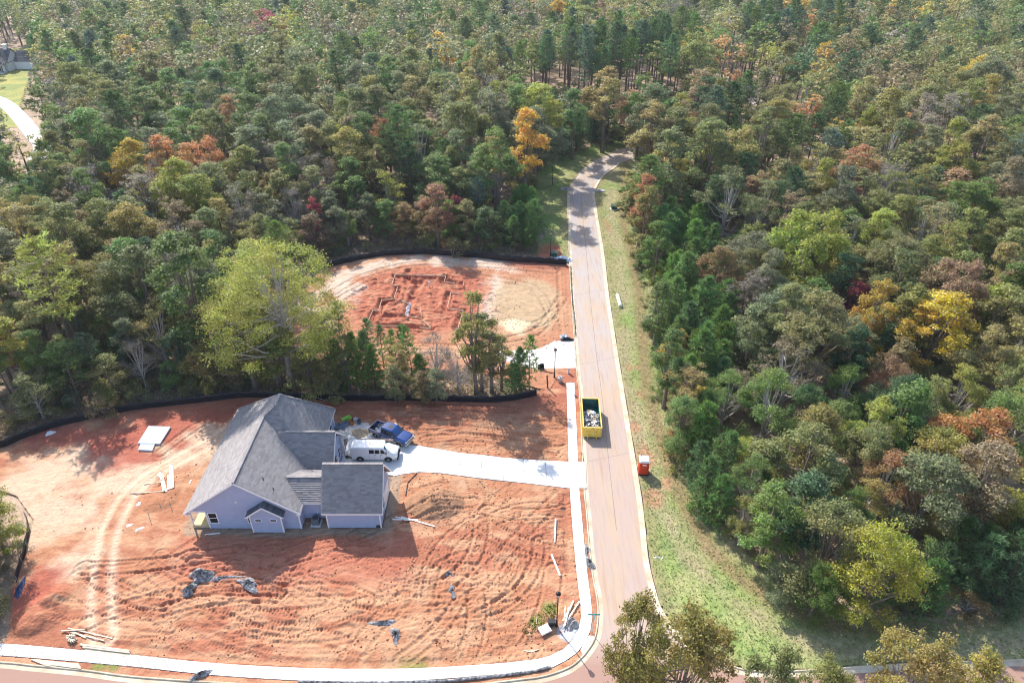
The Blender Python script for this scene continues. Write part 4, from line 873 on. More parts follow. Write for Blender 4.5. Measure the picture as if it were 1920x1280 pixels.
# ------------------------------------------------------------------ things lying about on the lots
def spot(px, py): x, y = g(px, py); return x, y, soil_z(x, y)
def plank(name, a, b, wd, th, m, label, cat, group=None, lift=.0):
    (ax, ay, az), (bx, by, bz) = spot(*a), spot(*b); c = Vector(((ax + bx) / 2, (ay + by) / 2, max(az, bz) + lift))
    mb = MB().bar(Vector((ax, ay, az + lift + th / 2)) - c, Vector((bx, by, bz + lift + th / 2)) - c, wd, th)
    o = mb.build(name, m, loc=c); return tag(o, label, cat, group)
def pipe(name, a, b, r, m, label, cat, group=None):
    (ax, ay, az), (bx, by, bz) = spot(*a), spot(*b); c = Vector(((ax + bx) / 2, (ay + by) / 2, max(az, bz)))
    o = MB().tube([Vector((ax, ay, az + r)) - c, Vector((bx, by, bz + r)) - c], r, 10).build(name, m, loc=c); return tag(o, label, cat, group)
def crumple(name, px, py, lx, ly, h, rz, m, label, cat, seed, group=None, n=16, rag=.35):
    """crumpled cloth: a folded, uneven skin over a low heap"""
    x, y, z = spot(px, py); rr = random.Random(seed); vs = []; fs = []; K = 26
    ph = [rr.uniform(0, 6.3) for _ in range(6)]
    for i in range(n + 1):
        f = i / n
        for k in range(K):
            a = 2 * math.pi * k / K; e = 1 + rag * (math.sin(2 * a + ph[0]) * .5 + math.sin(3 * a + ph[1]) * .4 + math.sin(5 * a + ph[2]) * .3) * f
            rad = f * e; fold = abs(math.sin(a * 4 + ph[3] + 3 * f)) * .5 + abs(math.sin(a * 7 - ph[4] + 5 * f)) * .35 + rr.uniform(0, .35)
            vs.append((rad * lx * math.cos(a), rad * ly * math.sin(a), h * (1 - f ** 2) * (.35 + .75 * fold) + (.06 * h * fold if f > .9 else 0)))
    for i in range(n):
        for k in range(K): fs.append((i * K + k, (i + 1) * K + k, (i + 1) * K + (k + 1) % K, i * K + (k + 1) % K))
    o = MB().add(vs, fs).build(name, m); o.location = (x, y, z + .0); o.rotation_euler = (0, 0, rz); return tag(o, label, cat, group)
M_TARP = mat('grey_black_fabric', (.05, .05, .058), .45, var=.8, vscale=3.5, hue=(.22, .22, .23), spec=.4)
M_WSHEET = mat('white_wrap', (.74, .74, .76), .6, var=.1)
M_POLEW = mat('peeled_pole', (.60, .50, .38), .8, var=.2)
M_PVC = mat('white_pvc', (.82, .82, .80), .35, var=.02)
FT = 'crumpled fabric heaps on the clay'
for i, (px, py, lx, ly, h, rz, lab) in enumerate(((378, 1081, 1.2, .9, .9, .3, 'biggest crumpled grey fabric heap below the house shadow'), (355, 1108, .75, .6, .6, .8, 'small balled grey fabric just below the biggest heap'), (420, 1084, 1.6, .32, .22, .06, 'long strip of grey fabric trailing from the biggest heap'), (466, 1096, 1.3, .6, .45, -.35, 'ragged grey fabric bundle at the shadow tip of the house'),
        (842, 1076, .8, .4, .35, -.2, 'crumpled fabric in the middle of the tracked clay'), (848, 1108, .3, .8, .28, .1, 'narrow twisted fabric below the mid-lot heap'), (718, 1168, 1.1, .38, .32, .12, 'flat crumpled fabric near the front sidewalk'), (742, 1190, .55, .75, .42, .2, 'knotted grey fabric closest to the front sidewalk'), (1105, 1055, .4, .9, .4, .2, 'dark fabric heap on the strip between walk and kerb'), (1101, 1030, .22, .8, .2, .15, 'dark fabric tail hanging from the kerbside heap'))):
    crumple('fabric_heap', px, py, lx, ly, h, rz, M_TARP, lab, 'fabric', 30 + i, FT, 16, .5)
crumple('plastic_sheet', 377, 1266, .9, .35, .45, .5, M_TARP, 'grey plastic sheet folded over the edge of the sidewalk', 'sheet', 60)
crumple('plastic_sheet', 38, 1103, .35, 1.3, .25, .15, mat('navy_fabric', (.02, .05, .13), .35), 'blue fabric end of the silt fence flattened on the clay', 'sheet', 61)
crumple('plastic_bag', 95, 813, .6, .4, .35, .2, M_WSHEET, 'white plastic bag beside the long silt fence', 'bag', 62)
crumple('plastic_sheet', 1055, 488, 1.6, 1.2, .8, .2, mat('blue_white_tarp', (.55, .62, .72), .45, var=.3), 'bluish white tarp at the kerb end of the far silt fence', 'tarp', 63)
for i, (px, py) in enumerate(((1053, 631), (1058, 629), (1063, 632), (1056, 634))): crumple('sack', px, py, .45, .3, .35, i, M_WSHEET, 'white sack in the heap beside the gravel entrance', 'sack', 70 + i, 'white sacks by the gravel entrance', 10, .15)
crumple('fabric_roll', 1062, 638, 1.1, .4, .4, .1, M_FAB, 'rolled black fabric lying below the white sacks', 'fabric', 75)
crumple('dropped_cloth', 262, 945, .35, .3, .1, 0, M_WSHEET, 'pale rag on the clay left of the porch', 'cloth', 77)
crumple('paper_sheet', 243, 985, .4, .2, .06, .3, M_WSHEET, 'upper of two pale papers on the clay left of the porch', 'paper', 78); crumple('paper_sheet', 262, 992, .45, .2, .06, .5, M_WSHEET, 'lower of two pale papers on the clay left of the porch', 'paper', 79)

# poured pad on the left of the lot
pd = empty('concrete_pad', (*g(289, 820), 0)); tag(pd, 'bare bluish concrete pad with a step on the left of the lot', 'concrete pad')
def pq(*pts): c0 = g(289, 820); return [(x - c0[0], y - c0[1]) for x, y in G([(230 + a / 7.11, 780 + b / 7.11) for a, b in pts], .3)]
M_PADC = mat('pad_concrete', (.50, .54, .60), .8, var=.08, vscale=1)
MB().slab([(x, y, .3) for x, y in pq((345, 128), (640, 138), (495, 365), (200, 357))], (0, 0, 1), .4).build('slab', M_PADC, pd)
MB().slab([(x, y, .26) for x, y in pq((235, 366), (427, 368), (392, 450), (205, 442))], (0, 0, 1), .36).build('step', M_PADC, pd)

GB = 'white boards piled left of the house'; LB = 'white board in the loose pile left of the house'
for i, (a, b, wd) in enumerate((((320, 873), (321, 920), .28), ((323, 873), (325, 918), .28), ((300, 887), (310, 926), .25), ((304, 890), (313, 926), .22), ((316, 892), (317, 922), .18), ((296, 890), (301, 897), .15))):
    plank('board', a, b, wd, .04, M_LUMW, LB, 'board', GB, .03 + .045 * (i % 3))
for i, (a, b) in enumerate((((290, 897), (309, 894)), ((295, 911), (307, 898)), ((301, 906), (314, 893)), ((291, 893), (300, 889)))): plank('scrap_board', a, b, .09, .04, M_LUMBER, 'short scrap lumber crossing the white board pile', 'board', 'scrap lumber on the white boards', .2 + .05 * i)
plank('pole', (244, 925), (308, 926), .1, .08, M_POLEW, 'long pole lying left from the foot of the white boards', 'pole'); plank('pole', (270, 908), (302, 905), .1, .06, M_POLEW, 'shorter pole lying left across the tyre tracks', 'pole')
plank('board', (355, 908), (359, 900), .14, .05, M_LUMW, 'single short board close to the left eave', 'board')
for a, b, lab in (((297, 940), (303, 955), 'left of three thin stakes left of the porch'), ((318, 942), (324, 961), 'middle of three thin stakes left of the porch'), ((278, 963), (285, 985), 'lowest of three thin stakes left of the porch')): plank('stake', a, b, .07, .05, M_BLACKP, lab, 'stake')
plank('porch_board', (385, 1003), (413, 1000), .16, .08, M_LUMW, 'pale board on the clay in front of the porch', 'board')
GP = 'peeled poles by the front sidewalk'
zz = lambda x, y: (60 + x / 4.8, 1160 + y / 4.8)
for i, (a, b) in enumerate((((330, 90), (730, 182)), ((350, 125), (655, 203)), ((270, 120), (480, 105)), ((340, 100), (490, 180)))): plank('pole', zz(*a), zz(*b), .11, .09, M_POLEW, 'peeled pole in the loose spread above the pole stack', 'pole', 'loose poles above the stack', .03 + .06 * (i % 3))
for i in range(9): plank('pole', zz(440 + 8 * i, 235 + 9 * i), zz(880 + 2 * i, 292 + 7 * i), .13, .1, M_POLEW, 'peeled pole in the stack beside the front sidewalk', 'pole', GP, .02 + .07 * (i % 2))
for i in range(12):
    a = i * .55; plank('pole_offcut', zz(365 + 45 * math.cos(a), 190 + 38 * math.sin(a)), zz(365 - 40 * math.cos(a + .4), 190 - 40 * math.sin(a + .4)), .09, .08, M_POLEW, 'short pole offcut in the spiky bundle at the stack end', 'offcut', 'spiky bundle of offcuts', .04 + .035 * i)
for i in range(7): plank('pole', zz(0 + 20 * i, 372 + 8 * i), zz(425 + 6 * i, 415 + 9 * i), .12, .1, M_POLEW, 'peeled pole in the row between sidewalk and kerb', 'pole', 'poles between walk and kerb', .02)
# right part of the lot
pipe('pvc_pipe', (1042, 975), (1040, 1018), .09, M_PVC, 'upright-lying white pipe in the trench by the walk', 'pipe'); pipe('pvc_pipe', (1034, 1041), (1050, 1081), .10, M_PVC, 'white pipe slanting across the clay, nearest the corner lamp', 'pipe')
plank('board', (736, 974), (784, 976), .2, .04, M_LUMW, 'wide white board at the edge of the garage shadow', 'board'); plank('board', (752, 970), (815, 988), .12, .04, M_LUMW, 'narrow white board slanting out of the garage shadow', 'board', None, .05); plank('board', (742, 971), (770, 975), .14, .04, M_LUMW, 'short white board crossing in the garage shadow', 'board', None, .09)
pipe('drain_hose', (765, 905), (782, 888), .06, M_BLACKP, 'upper black hose curving along the dirt mound', 'hose'); pipe('drain_hose', (761, 930), (765, 905), .06, M_BLACKP, 'lower black hose curving along the dirt mound', 'hose')
z4 = lambda x, y: (980 + x / 6.4, 1080 + y / 6.4)
for i, (a, b, wd) in enumerate((((610, 300), (490, 600), .16), ((680, 310), (500, 590), .14), ((660, 330), (490, 620), .1), ((600, 330), (480, 560), .1), ((510, 380), (495, 560), .12), ((550, 400), (505, 610), .14))): plank('scrap_board', z4(*a), z4(*b), wd, .05, M_LUMW if i % 2 else M_POLEW, 'scrap board in the heap beside the corner lamp', 'board', 'scrap boards by the corner lamp', .06 + .06 * i)
for i, (x, y, s) in enumerate(((610, 585, .55), (560, 560, .45), (575, 620, .35), (545, 590, .3), (590, 520, .3), (630, 560, .35))): crumple('concrete_chunk', *z4(x, y), s, s * .8, s * .9, i, M_BLOCK, 'broken grey concrete chunk beside the scrap boards', 'rubble', 90 + i, 'concrete chunks by the corner lamp', 6, .12)
x, y, z = spot(*z4(265, 650)); o = MB().box(-.55, .55, -.45, .45, 0, .10); o.box(-.5, .5, -.4, .4, .1, .13); o = o.build('meter_box', M_WSHEET, loc=(x, y, z)); o.rotation_euler.z = .5; tag(o, 'white square lid on the weeds near the corner lamp', 'lid')
x, y, z = spot(*z4(345, 585)); o = MB().box(-.3, .3, -.2, .2, 0, .5).box(-.34, .34, -.24, .24, .5, .56).build('utility_pedestal', M_BLACKP, loc=(x, y, z)); tag(o, 'dark utility pedestal at the foot of the corner lamp', 'pedestal')
x, y, z = spot(1110, 1187); v = empty('street_sign', (x, y, z)); tag(v, 'street sign with two teal name blades on a thin pole at the corner', 'street sign')
MB().tube([(0, 0, -.1), (0, 0, 3.05)], .035, 8).build('pole', mat('galvanised', (.45, .47, .48), .4, metal=.5), v); M_TEAL = mat('teal_sign', (.03, .30, .31), .5)
MB().box(-.55, .55, -.012, .012, 2.78, 2.98).build('name_blade', M_TEAL, v); MB().box(-.012, .012, -.55, .55, 3.0, 3.2).build('name_blade', M_TEAL, v)
MB().slab([(.05, .38 * math.cos(R(22.5 + 45 * k)), 2.3 + .38 * math.sin(R(22.5 + 45 * k))) for k in range(8)], (1, 0, 0), .012).build('octagonal_plate', mat('sign_back', (.5, .5, .52), .5, metal=.4), v)
for i, (a, b, lab) in enumerate((((100, 880), (60, 720), 'thin stick lying left of the corner weeds'), ((170, 680), (165, 590), 'thin stick standing by the corner weeds'))): plank('stick', z4(a[0], a[1] - 170), z4(b[0], b[1] - 10), .06, .05, M_POLEW, lab, 'stick')
for i in range(3):
    x = 990 + i * 7; plank('scrap_board', (x - 8, 1219 + i * 2), (x + 6, 1222 - i * 3), .1, .05, M_POLEW, 'scrap stick near the curve of the front sidewalk', 'stick', 'scrap sticks at the walk curve', .02)
# roll of fabric lying along the outer edge of the front walk
sk_ = curve(G([(560, 1279), (700, 1281), (840, 1277), (940, 1267), (1000, 1259), (1032, 1251)]), 6)
o = MB().tube([(x, y, .17 + .03 * math.sin(i)) for i, (x, y) in enumerate(sk_)], [.10 + .05 * abs(math.sin(i * 1.3)) for i in range(len(sk_))], 8).build('fabric_roll', M_TARP); tag(o, 'long roll of grey fabric along the kerb side of the front walk', 'fabric')
# right verge
pipe('pvc_pipe', (1157, 556), (1163, 577), .3, M_PVC, 'white pipe lying on the grass right of the road', 'pipe'); crumple('litter', 1231, 1045, .3, .12, .08, .2, M_WSHEET, 'white litter on the grass right of the road', 'litter', 99)
crumple('litter', 1241, 1047, .25, .1, .06, 1.2, M_WSHEET, 'smaller white litter scrap on the right verge', 'litter', 98)
# by the second lot's entrance: post, meter, short frame
x, y, z = spot(1027, 728); o = MB().bar((0, 0, 0), (-.15, .1, 2.2), .16, .16).build('timber_post', mat('rusty_timber', (.22, .07, .045), .8), loc=(x, y, z - .05)); tag(o, 'reddish timber post leaning by the second lot entrance', 'post')
x, y, z = spot(1050, 716); v = empty('utility_meter', (x, y, z)); tag(v, 'grey meter canister between lamp and sidewalk end', 'meter')
MB().lathe([(.35, 0), (.35, .7), (.3, .78), (.1, .8)], 14).build('canister', mat('galvanised', (.45, .47, .48), .4, metal=.5), v); MB().lathe([(.14, .8), (.14, 1.05), (.05, 1.1)], 12).build('dial', M_WSHEET, v)
x, y, z = spot(1066, 700); o = MB().box(-.14, .14, -.1, .1, 0, 1.0).box(-.16, .16, -.12, .12, 1, 1.05).build('utility_pedestal', M_WSHEET, loc=(x, y, z - .03)); tag(o, 'white utility pedestal above the end of the sidewalk', 'pedestal')
plank('board', (1019, 697), (1040, 701), .14, .1, mat('rusty_timber', (.22, .07, .045), .8), 'reddish board lying by the second lot street lamp', 'board')
for a, b, lab in (((1066, 735), (1064, 780), 'upper dark pipe along the strip beside the sidewalk'), ((1090, 850), (1098, 872), 'short dark pipe in the gutter beside the driveway')): pipe('dark_pipe', a, b, .05, M_BLACKP, lab, 'pipe')
# around the entry: mortar, sand, buckets, wheelbarrow
c = g(676, 813); n = 26
sp = MB(); vs = []; fs = []
for i in range(9):
    for k in range(n):
        a = 2 * math.pi * k / n; f = i / 8; q = 1 + .12 * math.sin(3 * a) + .06 * math.sin(7 * a + 1); vs.append((1.25 * f * q * math.cos(a), .95 * f * q * math.sin(a), .75 * (1 - f) ** 1.2 * (1 + .08 * math.sin(5 * a + 3 * f))))
for i in range(8):
    for k in range(n): fs.append((i * n + k, (i + 1) * n + k, (i + 1) * n + (k + 1) % n, i * n + (k + 1) % n))
tag(sp.add(vs, fs).build('sand_heap', mat('mason_sand', (.50, .38, .24), .95, var=.15, vscale=4, bump=.03, bscale=12), None, True, (c[0], c[1], .113)), 'tan sand heap on the driveway between pickup and house', 'sand heap')
crumple('plastic_sheet', 668, 800, 1.7, .9, .12, .1, mat('dusty_sheet', (.70, .60, .52), .8, var=.1), 'pale dusty sheet beside the sand heap', 'sheet', 110)
crumple('mortar_spill', 643, 815, 1.6, 1.0, .25, .2, mat('mortar', (.66, .58, .50), .9, var=.15), 'pale mortar spill at the house corner', 'mortar', 111, None, 12, .2)
for i, (px, py, lx, ly, h, lab) in enumerate(((638, 800, .8, .5, .6, 'left blue-grey tarp bundle by the house corner'), (648, 797, .7, .5, .7, 'right blue-grey tarp bundle by the house corner'), (643, 806, .8, .4, .4, 'lower blue-grey tarp bundle by the house corner'))): crumple('tarp_bundle', px, py, lx, ly, h, i, mat('bluegrey_tarp', (.22, .26, .33), .5, var=.5, vscale=3), lab, 'tarp', 115 + i)
x, y, z = spot(651, 793); v = empty('wheelbarrow', (x, y, z), R(35)); tag(v, 'lime green wheelbarrow behind the tarp bundles', 'wheelbarrow')
MB().add([(-.35, -.22, .35), (.35, -.22, .35), (.35, .22, .35), (-.35, .22, .35), (-.6, -.42, .72), (.65, -.42, .78), (.65, .42, .78), (-.6, .42, .72)], [(0, 1, 2, 3), (0, 4, 5, 1), (1, 5, 6, 2), (2, 6, 7, 3), (3, 7, 4, 0), (3, 2, 1, 0)]).build('tray', mat('lime_plastic', (.35, .62, .10), .45), v)
for s in (-1, 1): MB().tube([(.75, s * .08, .2), (-.2, s * .26, .36), (-1.1, s * .32, .62)], .025, 6).build('handle', M_LUMBER, v); MB().tube([(-.3, s * .25, .36), (-.45, s * .25, 0)], .02, 6).build('leg', M_BLACKP, v)
MB().lathe([(.1, -.05), (.2, -.04), (.2, .04), (.1, .05)], 14, Matrix.Translation((.75, 0, .2)) @ Matrix.Rotation(R(90), 4, 'X')).build('wheel', M_TYRE, v)
for i, (px, py, c) in enumerate(((660, 797, (.55, .20, .05)), (668, 792, (.7, .7, .7)), (674, 795, (.12, .14, .18)))): o = MB().lathe([(.24, 0), (.28, .55), (.3, .6), (.27, .6), (.22, .05)], 14).build('bucket', mat('bucket_%d' % i, c, .5), loc=spot(px, py)); tag(o, ('orange bucket', 'white bucket', 'dark bucket')[i] + ' in the row between wheelbarrow and pickup', 'bucket')
for i, (a, b) in enumerate((((640, 862), (652, 850)), ((637, 866), (655, 866)), ((648, 845), (655, 862)), ((641, 850), (650, 868)))): plank('board', a, b, .16, .05, M_LUMW if i % 2 else M_LUMBER, 'loose board in front of the entry behind the garage', 'board', 'loose boards by the entry', .06 + .04 * i)
crumple('grey_bag', 652, 858, .5, .4, .4, .2, M_TARP, 'grey bag by the entry behind the garage', 'bag', 130)
ln = [(657, 826), (712, 828)]
(ax, ay), (bx, by) = g(*ln[0], 2.3), g(*ln[1], 2.3)
lr = empty('pipe_rack', (-17.2, 65.5, .114)); tag(lr, 'bundle of long pipes on stands behind the white van', 'pipes')
for k in range(3): MB().tube([(-2.3, .05 + .12 * k, 1.6 + .05 * k), (2.3, .05 + .12 * k, 1.6)], .05, 8).build('pipe', mat('brown_pipe', (.35, .24, .20), .6), lr)
for x in (-2, 1.8):
    MB().bar((x, -.1, 0), (x, .17, 1.55), .08, .06).build('leg', M_LUMBER, lr); MB().bar((x, .5, 0), (x, .22, 1.55), .08, .06).build('leg', M_LUMBER, lr); MB().box(x - .05, x + .05, -.12, .5, 1.5, 1.55).build('cross_bar', M_LUMBER, lr)

# batter boards on the second lot, each its own piece of the layout frame
fw = empty('foundation_frame', (*g(770, 560), 0)); tag(fw, 'pale board frame staked round the red foundation trenches', 'formwork'); fx0, fy0 = g(770, 560)
for (a, b) in BOARDS:
    za, zb = max(soil_z(*a), 0), max(soil_z(*b), 0); z = max(za, zb, .1)
    MB().bar((a[0] - fx0, a[1] - fy0, z + .22), (b[0] - fx0, b[1] - fy0, z + .22), .06, .22).build('board', M_POLEW, fw)
    n = max(2, int(math.dist(a, b) / 2.2) + 1)
    for k in range(n):
        f = k / (n - 1); x, y = a[0] + (b[0] - a[0]) * f - fx0, a[1] + (b[1] - a[1]) * f - fy0
        MB().box(x - .035, x + .035, y + .035, y + .10, min(soil_z(x + fx0, y + fy0), z) - .1, z + .5).build('stake', M_LUMBER, fw)
for i, (px, py) in enumerate(((767, 570), (765, 578), (763, 585), (762, 593))): crumple('pipe_wrap', px, py, .35, 1.0, .3, .1, mat('grey_wrap', (.45, .46, .52), .6, var=.3), 'grey plastic wrap in the middle trench of the staked lot', 'wrap', 140 + i, 'grey wrap along the middle trench', 10, .2)
x, y, z = spot(805, 540); v = empty('pipe_stub', (x, y, z)); tag(v, 'pale upright plumbing stub in the red foundation yard', 'pipe'); MB().tube([(0, 0, -.1), (0, 0, 1.1)], .09, 8).build('riser', M_PVC, v); MB().tube([(0, 0, 1.0), (.3, 0, 1.05)], .08, 8).build('elbow', M_PVC, v)

# ------------------------------------------------------------------ trees
M_LEAF = leaf_mat('leaf', 'object', .5); M_NEEDLE = leaf_mat('needle', 'object', .3, .1); M_LEAFA = leaf_mat('leaf_mass', 'attr', .4)
M_BARK = mat('grey_brown_bark', (.20, .155, .125), .95, var=.35, vscale=3, bump=.03, bscale=12); M_PBARK = mat('pine_bark', (.15, .10, .08), .95, var=.35, vscale=4); M_PALEB = mat('pale_bark', (.42, .38, .34), .9, var=.3, vscale=3)
def unit(v): return v / (np.linalg.norm(v, axis=-1, keepdims=True) + 1e-9)
def leaves(C, N, L, Wd, rs, tri=False):
    """one small leaf face at each centre C with facing N; length L, width Wd"""
    n = len(C); N = unit(N); r = unit(rs.normal(size=(n, 3))); U = unit(np.cross(N, r)); W = np.cross(N, U)
    L = np.broadcast_to(np.asarray(L, float), (n,))[:, None]; Wd = np.broadcast_to(np.asarray(Wd, float), (n,))[:, None]
    if tri:
        V = np.stack([C - U * L * .5 - W * Wd * .5, C + U * L * .5, C - U * L * .4 + W * Wd * .6], 1).reshape(-1, 3); return V, np.arange(3 * n).reshape(-1, 3)
    V = np.stack([C - U * L * .5, C + W * Wd * .5 + N * Wd * .12, C + U * L * .5, C - W * Wd * .5 + N * Wd * .12], 1).reshape(-1, 3)
    return V, np.arange(4 * n).reshape(-1, 4)
def crown_pts(rs, h, r, base, nclump, nleaf, lobes=7, shell=.5, droop=0., clump=.2, top=1.0):
    """centres, facings and variation of leaves: boughs of unequal size, leaf clumps over them, gaps between"""
    zc, hz = h * (base + 1) / 2, h * (1 - base) / 2
    ang = rs.uniform(0, 6.28) + np.arange(lobes) * 2.4 + rs.normal(0, .3, lobes); zz = np.clip(np.linspace(-.72, .80, lobes) + rs.normal(0, .16, lobes), -.85, .9)
    wr = np.sqrt(np.clip(1 - (zz * .9) ** 2, .05, 1)) * rs.uniform(.45, .80, lobes); wr[zz > .62] *= .5
    LC = np.stack([np.cos(ang) * wr * r, np.sin(ang) * wr * r, zz * hz * .82], 1); LR = r * rs.uniform(.34, .62, lobes) * np.where(zz < -.4, .8, 1)
    LC[-1, :2] *= .4; LC[-1, 2] = hz - LR[-1] * .9
    li = rs.choice(lobes, nclump, p=LR ** 2 / (LR ** 2).sum())
    d = unit(rs.normal(size=(nclump, 3)) + unit(LC[li] + (0, 0, .3 * hz)) * .75)
    cc = LC[li] + d * (LR[li] * rs.uniform(shell, 1.05, nclump))[:, None] * (1, 1, .95); n = nclump
    cc[:, 2] += zc - droop * (np.hypot(cc[:, 0], cc[:, 1]) / r) ** 2 * hz
    cr = r * clump * rs.uniform(.6, 1.35, n)
    k = np.maximum(3, (nleaf * cr ** 2 / (cr ** 2).sum()).astype(int)); id_ = np.repeat(np.arange(n), k)
    e = unit(rs.normal(size=(len(id_), 3))); e[:, 2] = np.where(e[:, 2] < -.3, -e[:, 2], e[:, 2]); q = rs.uniform(.3, 1.0, len(id_)) + (rs.rand(len(id_)) < .12) * rs.uniform(0, .5, len(id_))
    C = cc[id_] + e * (cr[id_] * q)[:, None] * (1, 1, .68)
    N = e * .8 + np.array((0, 0, .5)) + rs.normal(size=C.shape) * .6
    var = np.stack([np.clip(.5 + .2 * rs.normal(size=lobes)[li][id_] + .12 * rs.normal(size=n)[id_] + .15 * rs.normal(size=len(id_)), 0, 1), np.clip(.45 + .08 * rs.normal(size=n)[id_] + .20 * rs.normal(size=len(id_)), 0, 1), rs.rand(len(id_))], 1)
    C[:, 2] = np.maximum(C[:, 2], .15)
    return C, N, var, cc
def limb_mesh(rs, h, base, cc, r0, nl, fork=.5, mb=None, n=6, bend=.03):
    mb = mb or MB(); top = h * (base + .75 * (1 - base)); bx, by = rs.normal(0, bend * h, 2)
    tr = [(bx * (t * t), by * (t * t), -.3 + t * (top + .3)) for t in np.linspace(0, 1, 7)]
    mb.tube(tr, [r0 * (1.25 if i == 0 else (1 - .82 * i / 6)) for i in range(7)], n + 1)
    for c in cc[rs.permutation(len(cc))[:nl]]:
        t = rs.uniform(max(.25, base * .8), .9); s = np.array((bx * t * t, by * t * t, -.3 + t * (top + .3)))
        if c[2] < s[2]: s[2] = max(h * base * .7, c[2] - abs(rs.normal(0, .1)) * h)
        m = s * .5 + c * .5 + np.array((0, 0, -.06 * h * rs.rand())); w_ = r0 * (1 - .75 * t) * .5
        mb.tube([s, m, c], [w_, w_ * .6, w_ * .18], max(4, n - 2), cap=False)
    return mb
def broadleaf(seed, h, r, base, nclump, nleaf, leaf, nl=16, bark=None, shell=.45, droop=.1, clump=.2, lobes=7, bare=0):
    rs = np.random.RandomState(seed); C, N, var, cc = crown_pts(rs, h, r, base, nclump, nleaf, lobes, shell, droop, clump)
    V, F = leaves(C, N, leaf * rs.uniform(.7, 1.35, len(C)), leaf * .62 * rs.uniform(.7, 1.3, len(C)), rs)
    crown = np_mesh('crown', V, F, [M_LEAF], [('leafvar', np.repeat(var, 4, 0))])
    t = limb_mesh(rs, h, base, cc, .018 * h + .05, nl); me = bpy.data.meshes.new('trunk'); me.from_pydata(t.v, [], t.f); me.materials.append(bark or M_BARK); me.update()
    return dict(h=h, r=r, parts=[('trunk', me), ('crown', crown)])
def bare_tree(seed, h, r, base):
    """nearly leafless: fine twigs with a thin scatter of last leaves"""
    rs = np.random.RandomState(seed); C, N, var, cc = crown_pts(rs, h, r, base, 90, 1500, 8, .35, 0, .3)
    t = limb_mesh(rs, h, base, cc, .013 * h + .04, 60); tw = MB()
    for c in cc:
        for k in range(7):
            e = unit(rs.normal(size=3) + (0, 0, .5)); L = rs.uniform(.5, 1.3); tw.tube([c, c + e * L * .5 + rs.normal(0, .08, 3), c + e * L], [.028, .018, .006], 3, cap=False)
    nt_ = len(t.f); t.add(tw.v, tw.f); me = bpy.data.meshes.new('trunk'); me.from_pydata([tuple(p) for p in t.v], [], t.f); me.materials.append(M_PALEB); me.materials.append(mat('grey_twig', (.30, .26, .24), .9, var=.2))
    me.polygons.foreach_set('material_index', [0] * nt_ + [1] * (len(t.f) - nt_)); me.update()
    V, F = leaves(C, N, .22, .15, rs); cr = np_mesh('crown', V, F, [M_LEAF], [('leafvar', np.repeat(var, 4, 0))])
    return dict(h=h, r=r, parts=[('trunk', me), ('crown', cr)])
def needles(rs, C, D, L, n, wd):
    """needle tufts: n thin blades fanning from each centre about direction D"""
    k = len(C); id_ = np.repeat(np.arange(k), n); d = unit(D[id_] * .8 + rs.normal(size=(k * n, 3)) * .75); s = unit(np.cross(d, rs.normal(size=d.shape))) * wd * .5
    b = C[id_]; e = b + d * (L * rs.uniform(.7, 1.2, (len(id_), 1)))
    V = np.stack([b - s, b + s, e + s * .35, e - s * .35], 1).reshape(-1, 3); return V, np.arange(len(V)).reshape(-1, 4), id_
def pine(seed, h, r, base, whorls, per, tufts, L=.5, n=7, wd=.10, cone=.8, r0=None):
    rs = np.random.RandomState(seed); mb = MB(); bx, by = rs.normal(0, .015 * h, 2); r0 = r0 or .012 * h + .05
    mb.tube([(bx * t * t, by * t * t, -.3 + t * (h + .2)) for t in np.linspace(0, 1, 8)], [r0 * (1.2 if i == 0 else 1 - .9 * i / 7) for i in range(8)], 7)
    C = []; D = []; cv = []
    for wv in range(whorls):
        f = wv / max(1, whorls - 1); z = h * (base + (1 - base) * f ** .9 * .97); rr = r * ((1 - f) ** cone * .95 + .10) * rs.uniform(.75, 1.15) * (min(1, .55 + f * 2.2) if base > .35 else 1)
        a0 = rs.uniform(0, 6.3)
        for k in range(per):
            if rs.rand() < .12: continue
            a = a0 + 2 * math.pi * k / per + rs.normal(0, .25); up = rs.uniform(.05, .35) + .35 * f; ln = rr * rs.uniform(.65, 1.15)
            s = np.array((bx * (z / h) ** 2, by * (z / h) ** 2, z)); e = s + np.array((math.cos(a) * ln, math.sin(a) * ln, up * ln)); c1 = rs.normal()
            mb.tube([s, s * .5 + e * .5 - (0, 0, .05 * ln), e], [r0 * .28, r0 * .16, .012], 4, cap=False)
            for q in range(tufts):
                t = 1 - .75 * (q / tufts) ** 1.2; p = s + (e - s) * t + rs.normal(0, .10 * ln + .05, 3) * (1, 1, .6); C.append(p); D.append(unit(np.array((math.cos(a), math.sin(a), .7 + f)))); cv.append(c1)
    for q in range(6): C.append(np.array((bx, by, h - .12 * q)) + rs.normal(0, .08, 3)); D.append(np.array((0, 0, 1.))); cv.append(.8)
    C, D, cv = np.array(C), np.array(D), np.array(cv)
    V, F, id_ = needles(rs, C, D, L, n, wd); var = np.stack([np.clip(.5 + .15 * cv[id_], 0, 1), np.clip(.45 + .15 * cv[id_] + .2 * rs.normal(size=len(id_)), 0, 1), rs.rand(len(id_))], 1)
    cr = np_mesh('crown', V, F, [M_NEEDLE], [('leafvar', np.repeat(var, 4, 0))])
    me = bpy.data.meshes.new('trunk'); me.from_pydata([tuple(p) for p in mb.v], [], mb.f); me.materials.append(M_PBARK); me.update()
    return dict(h=h, r=r, parts=[('trunk', me), ('crown', cr)])
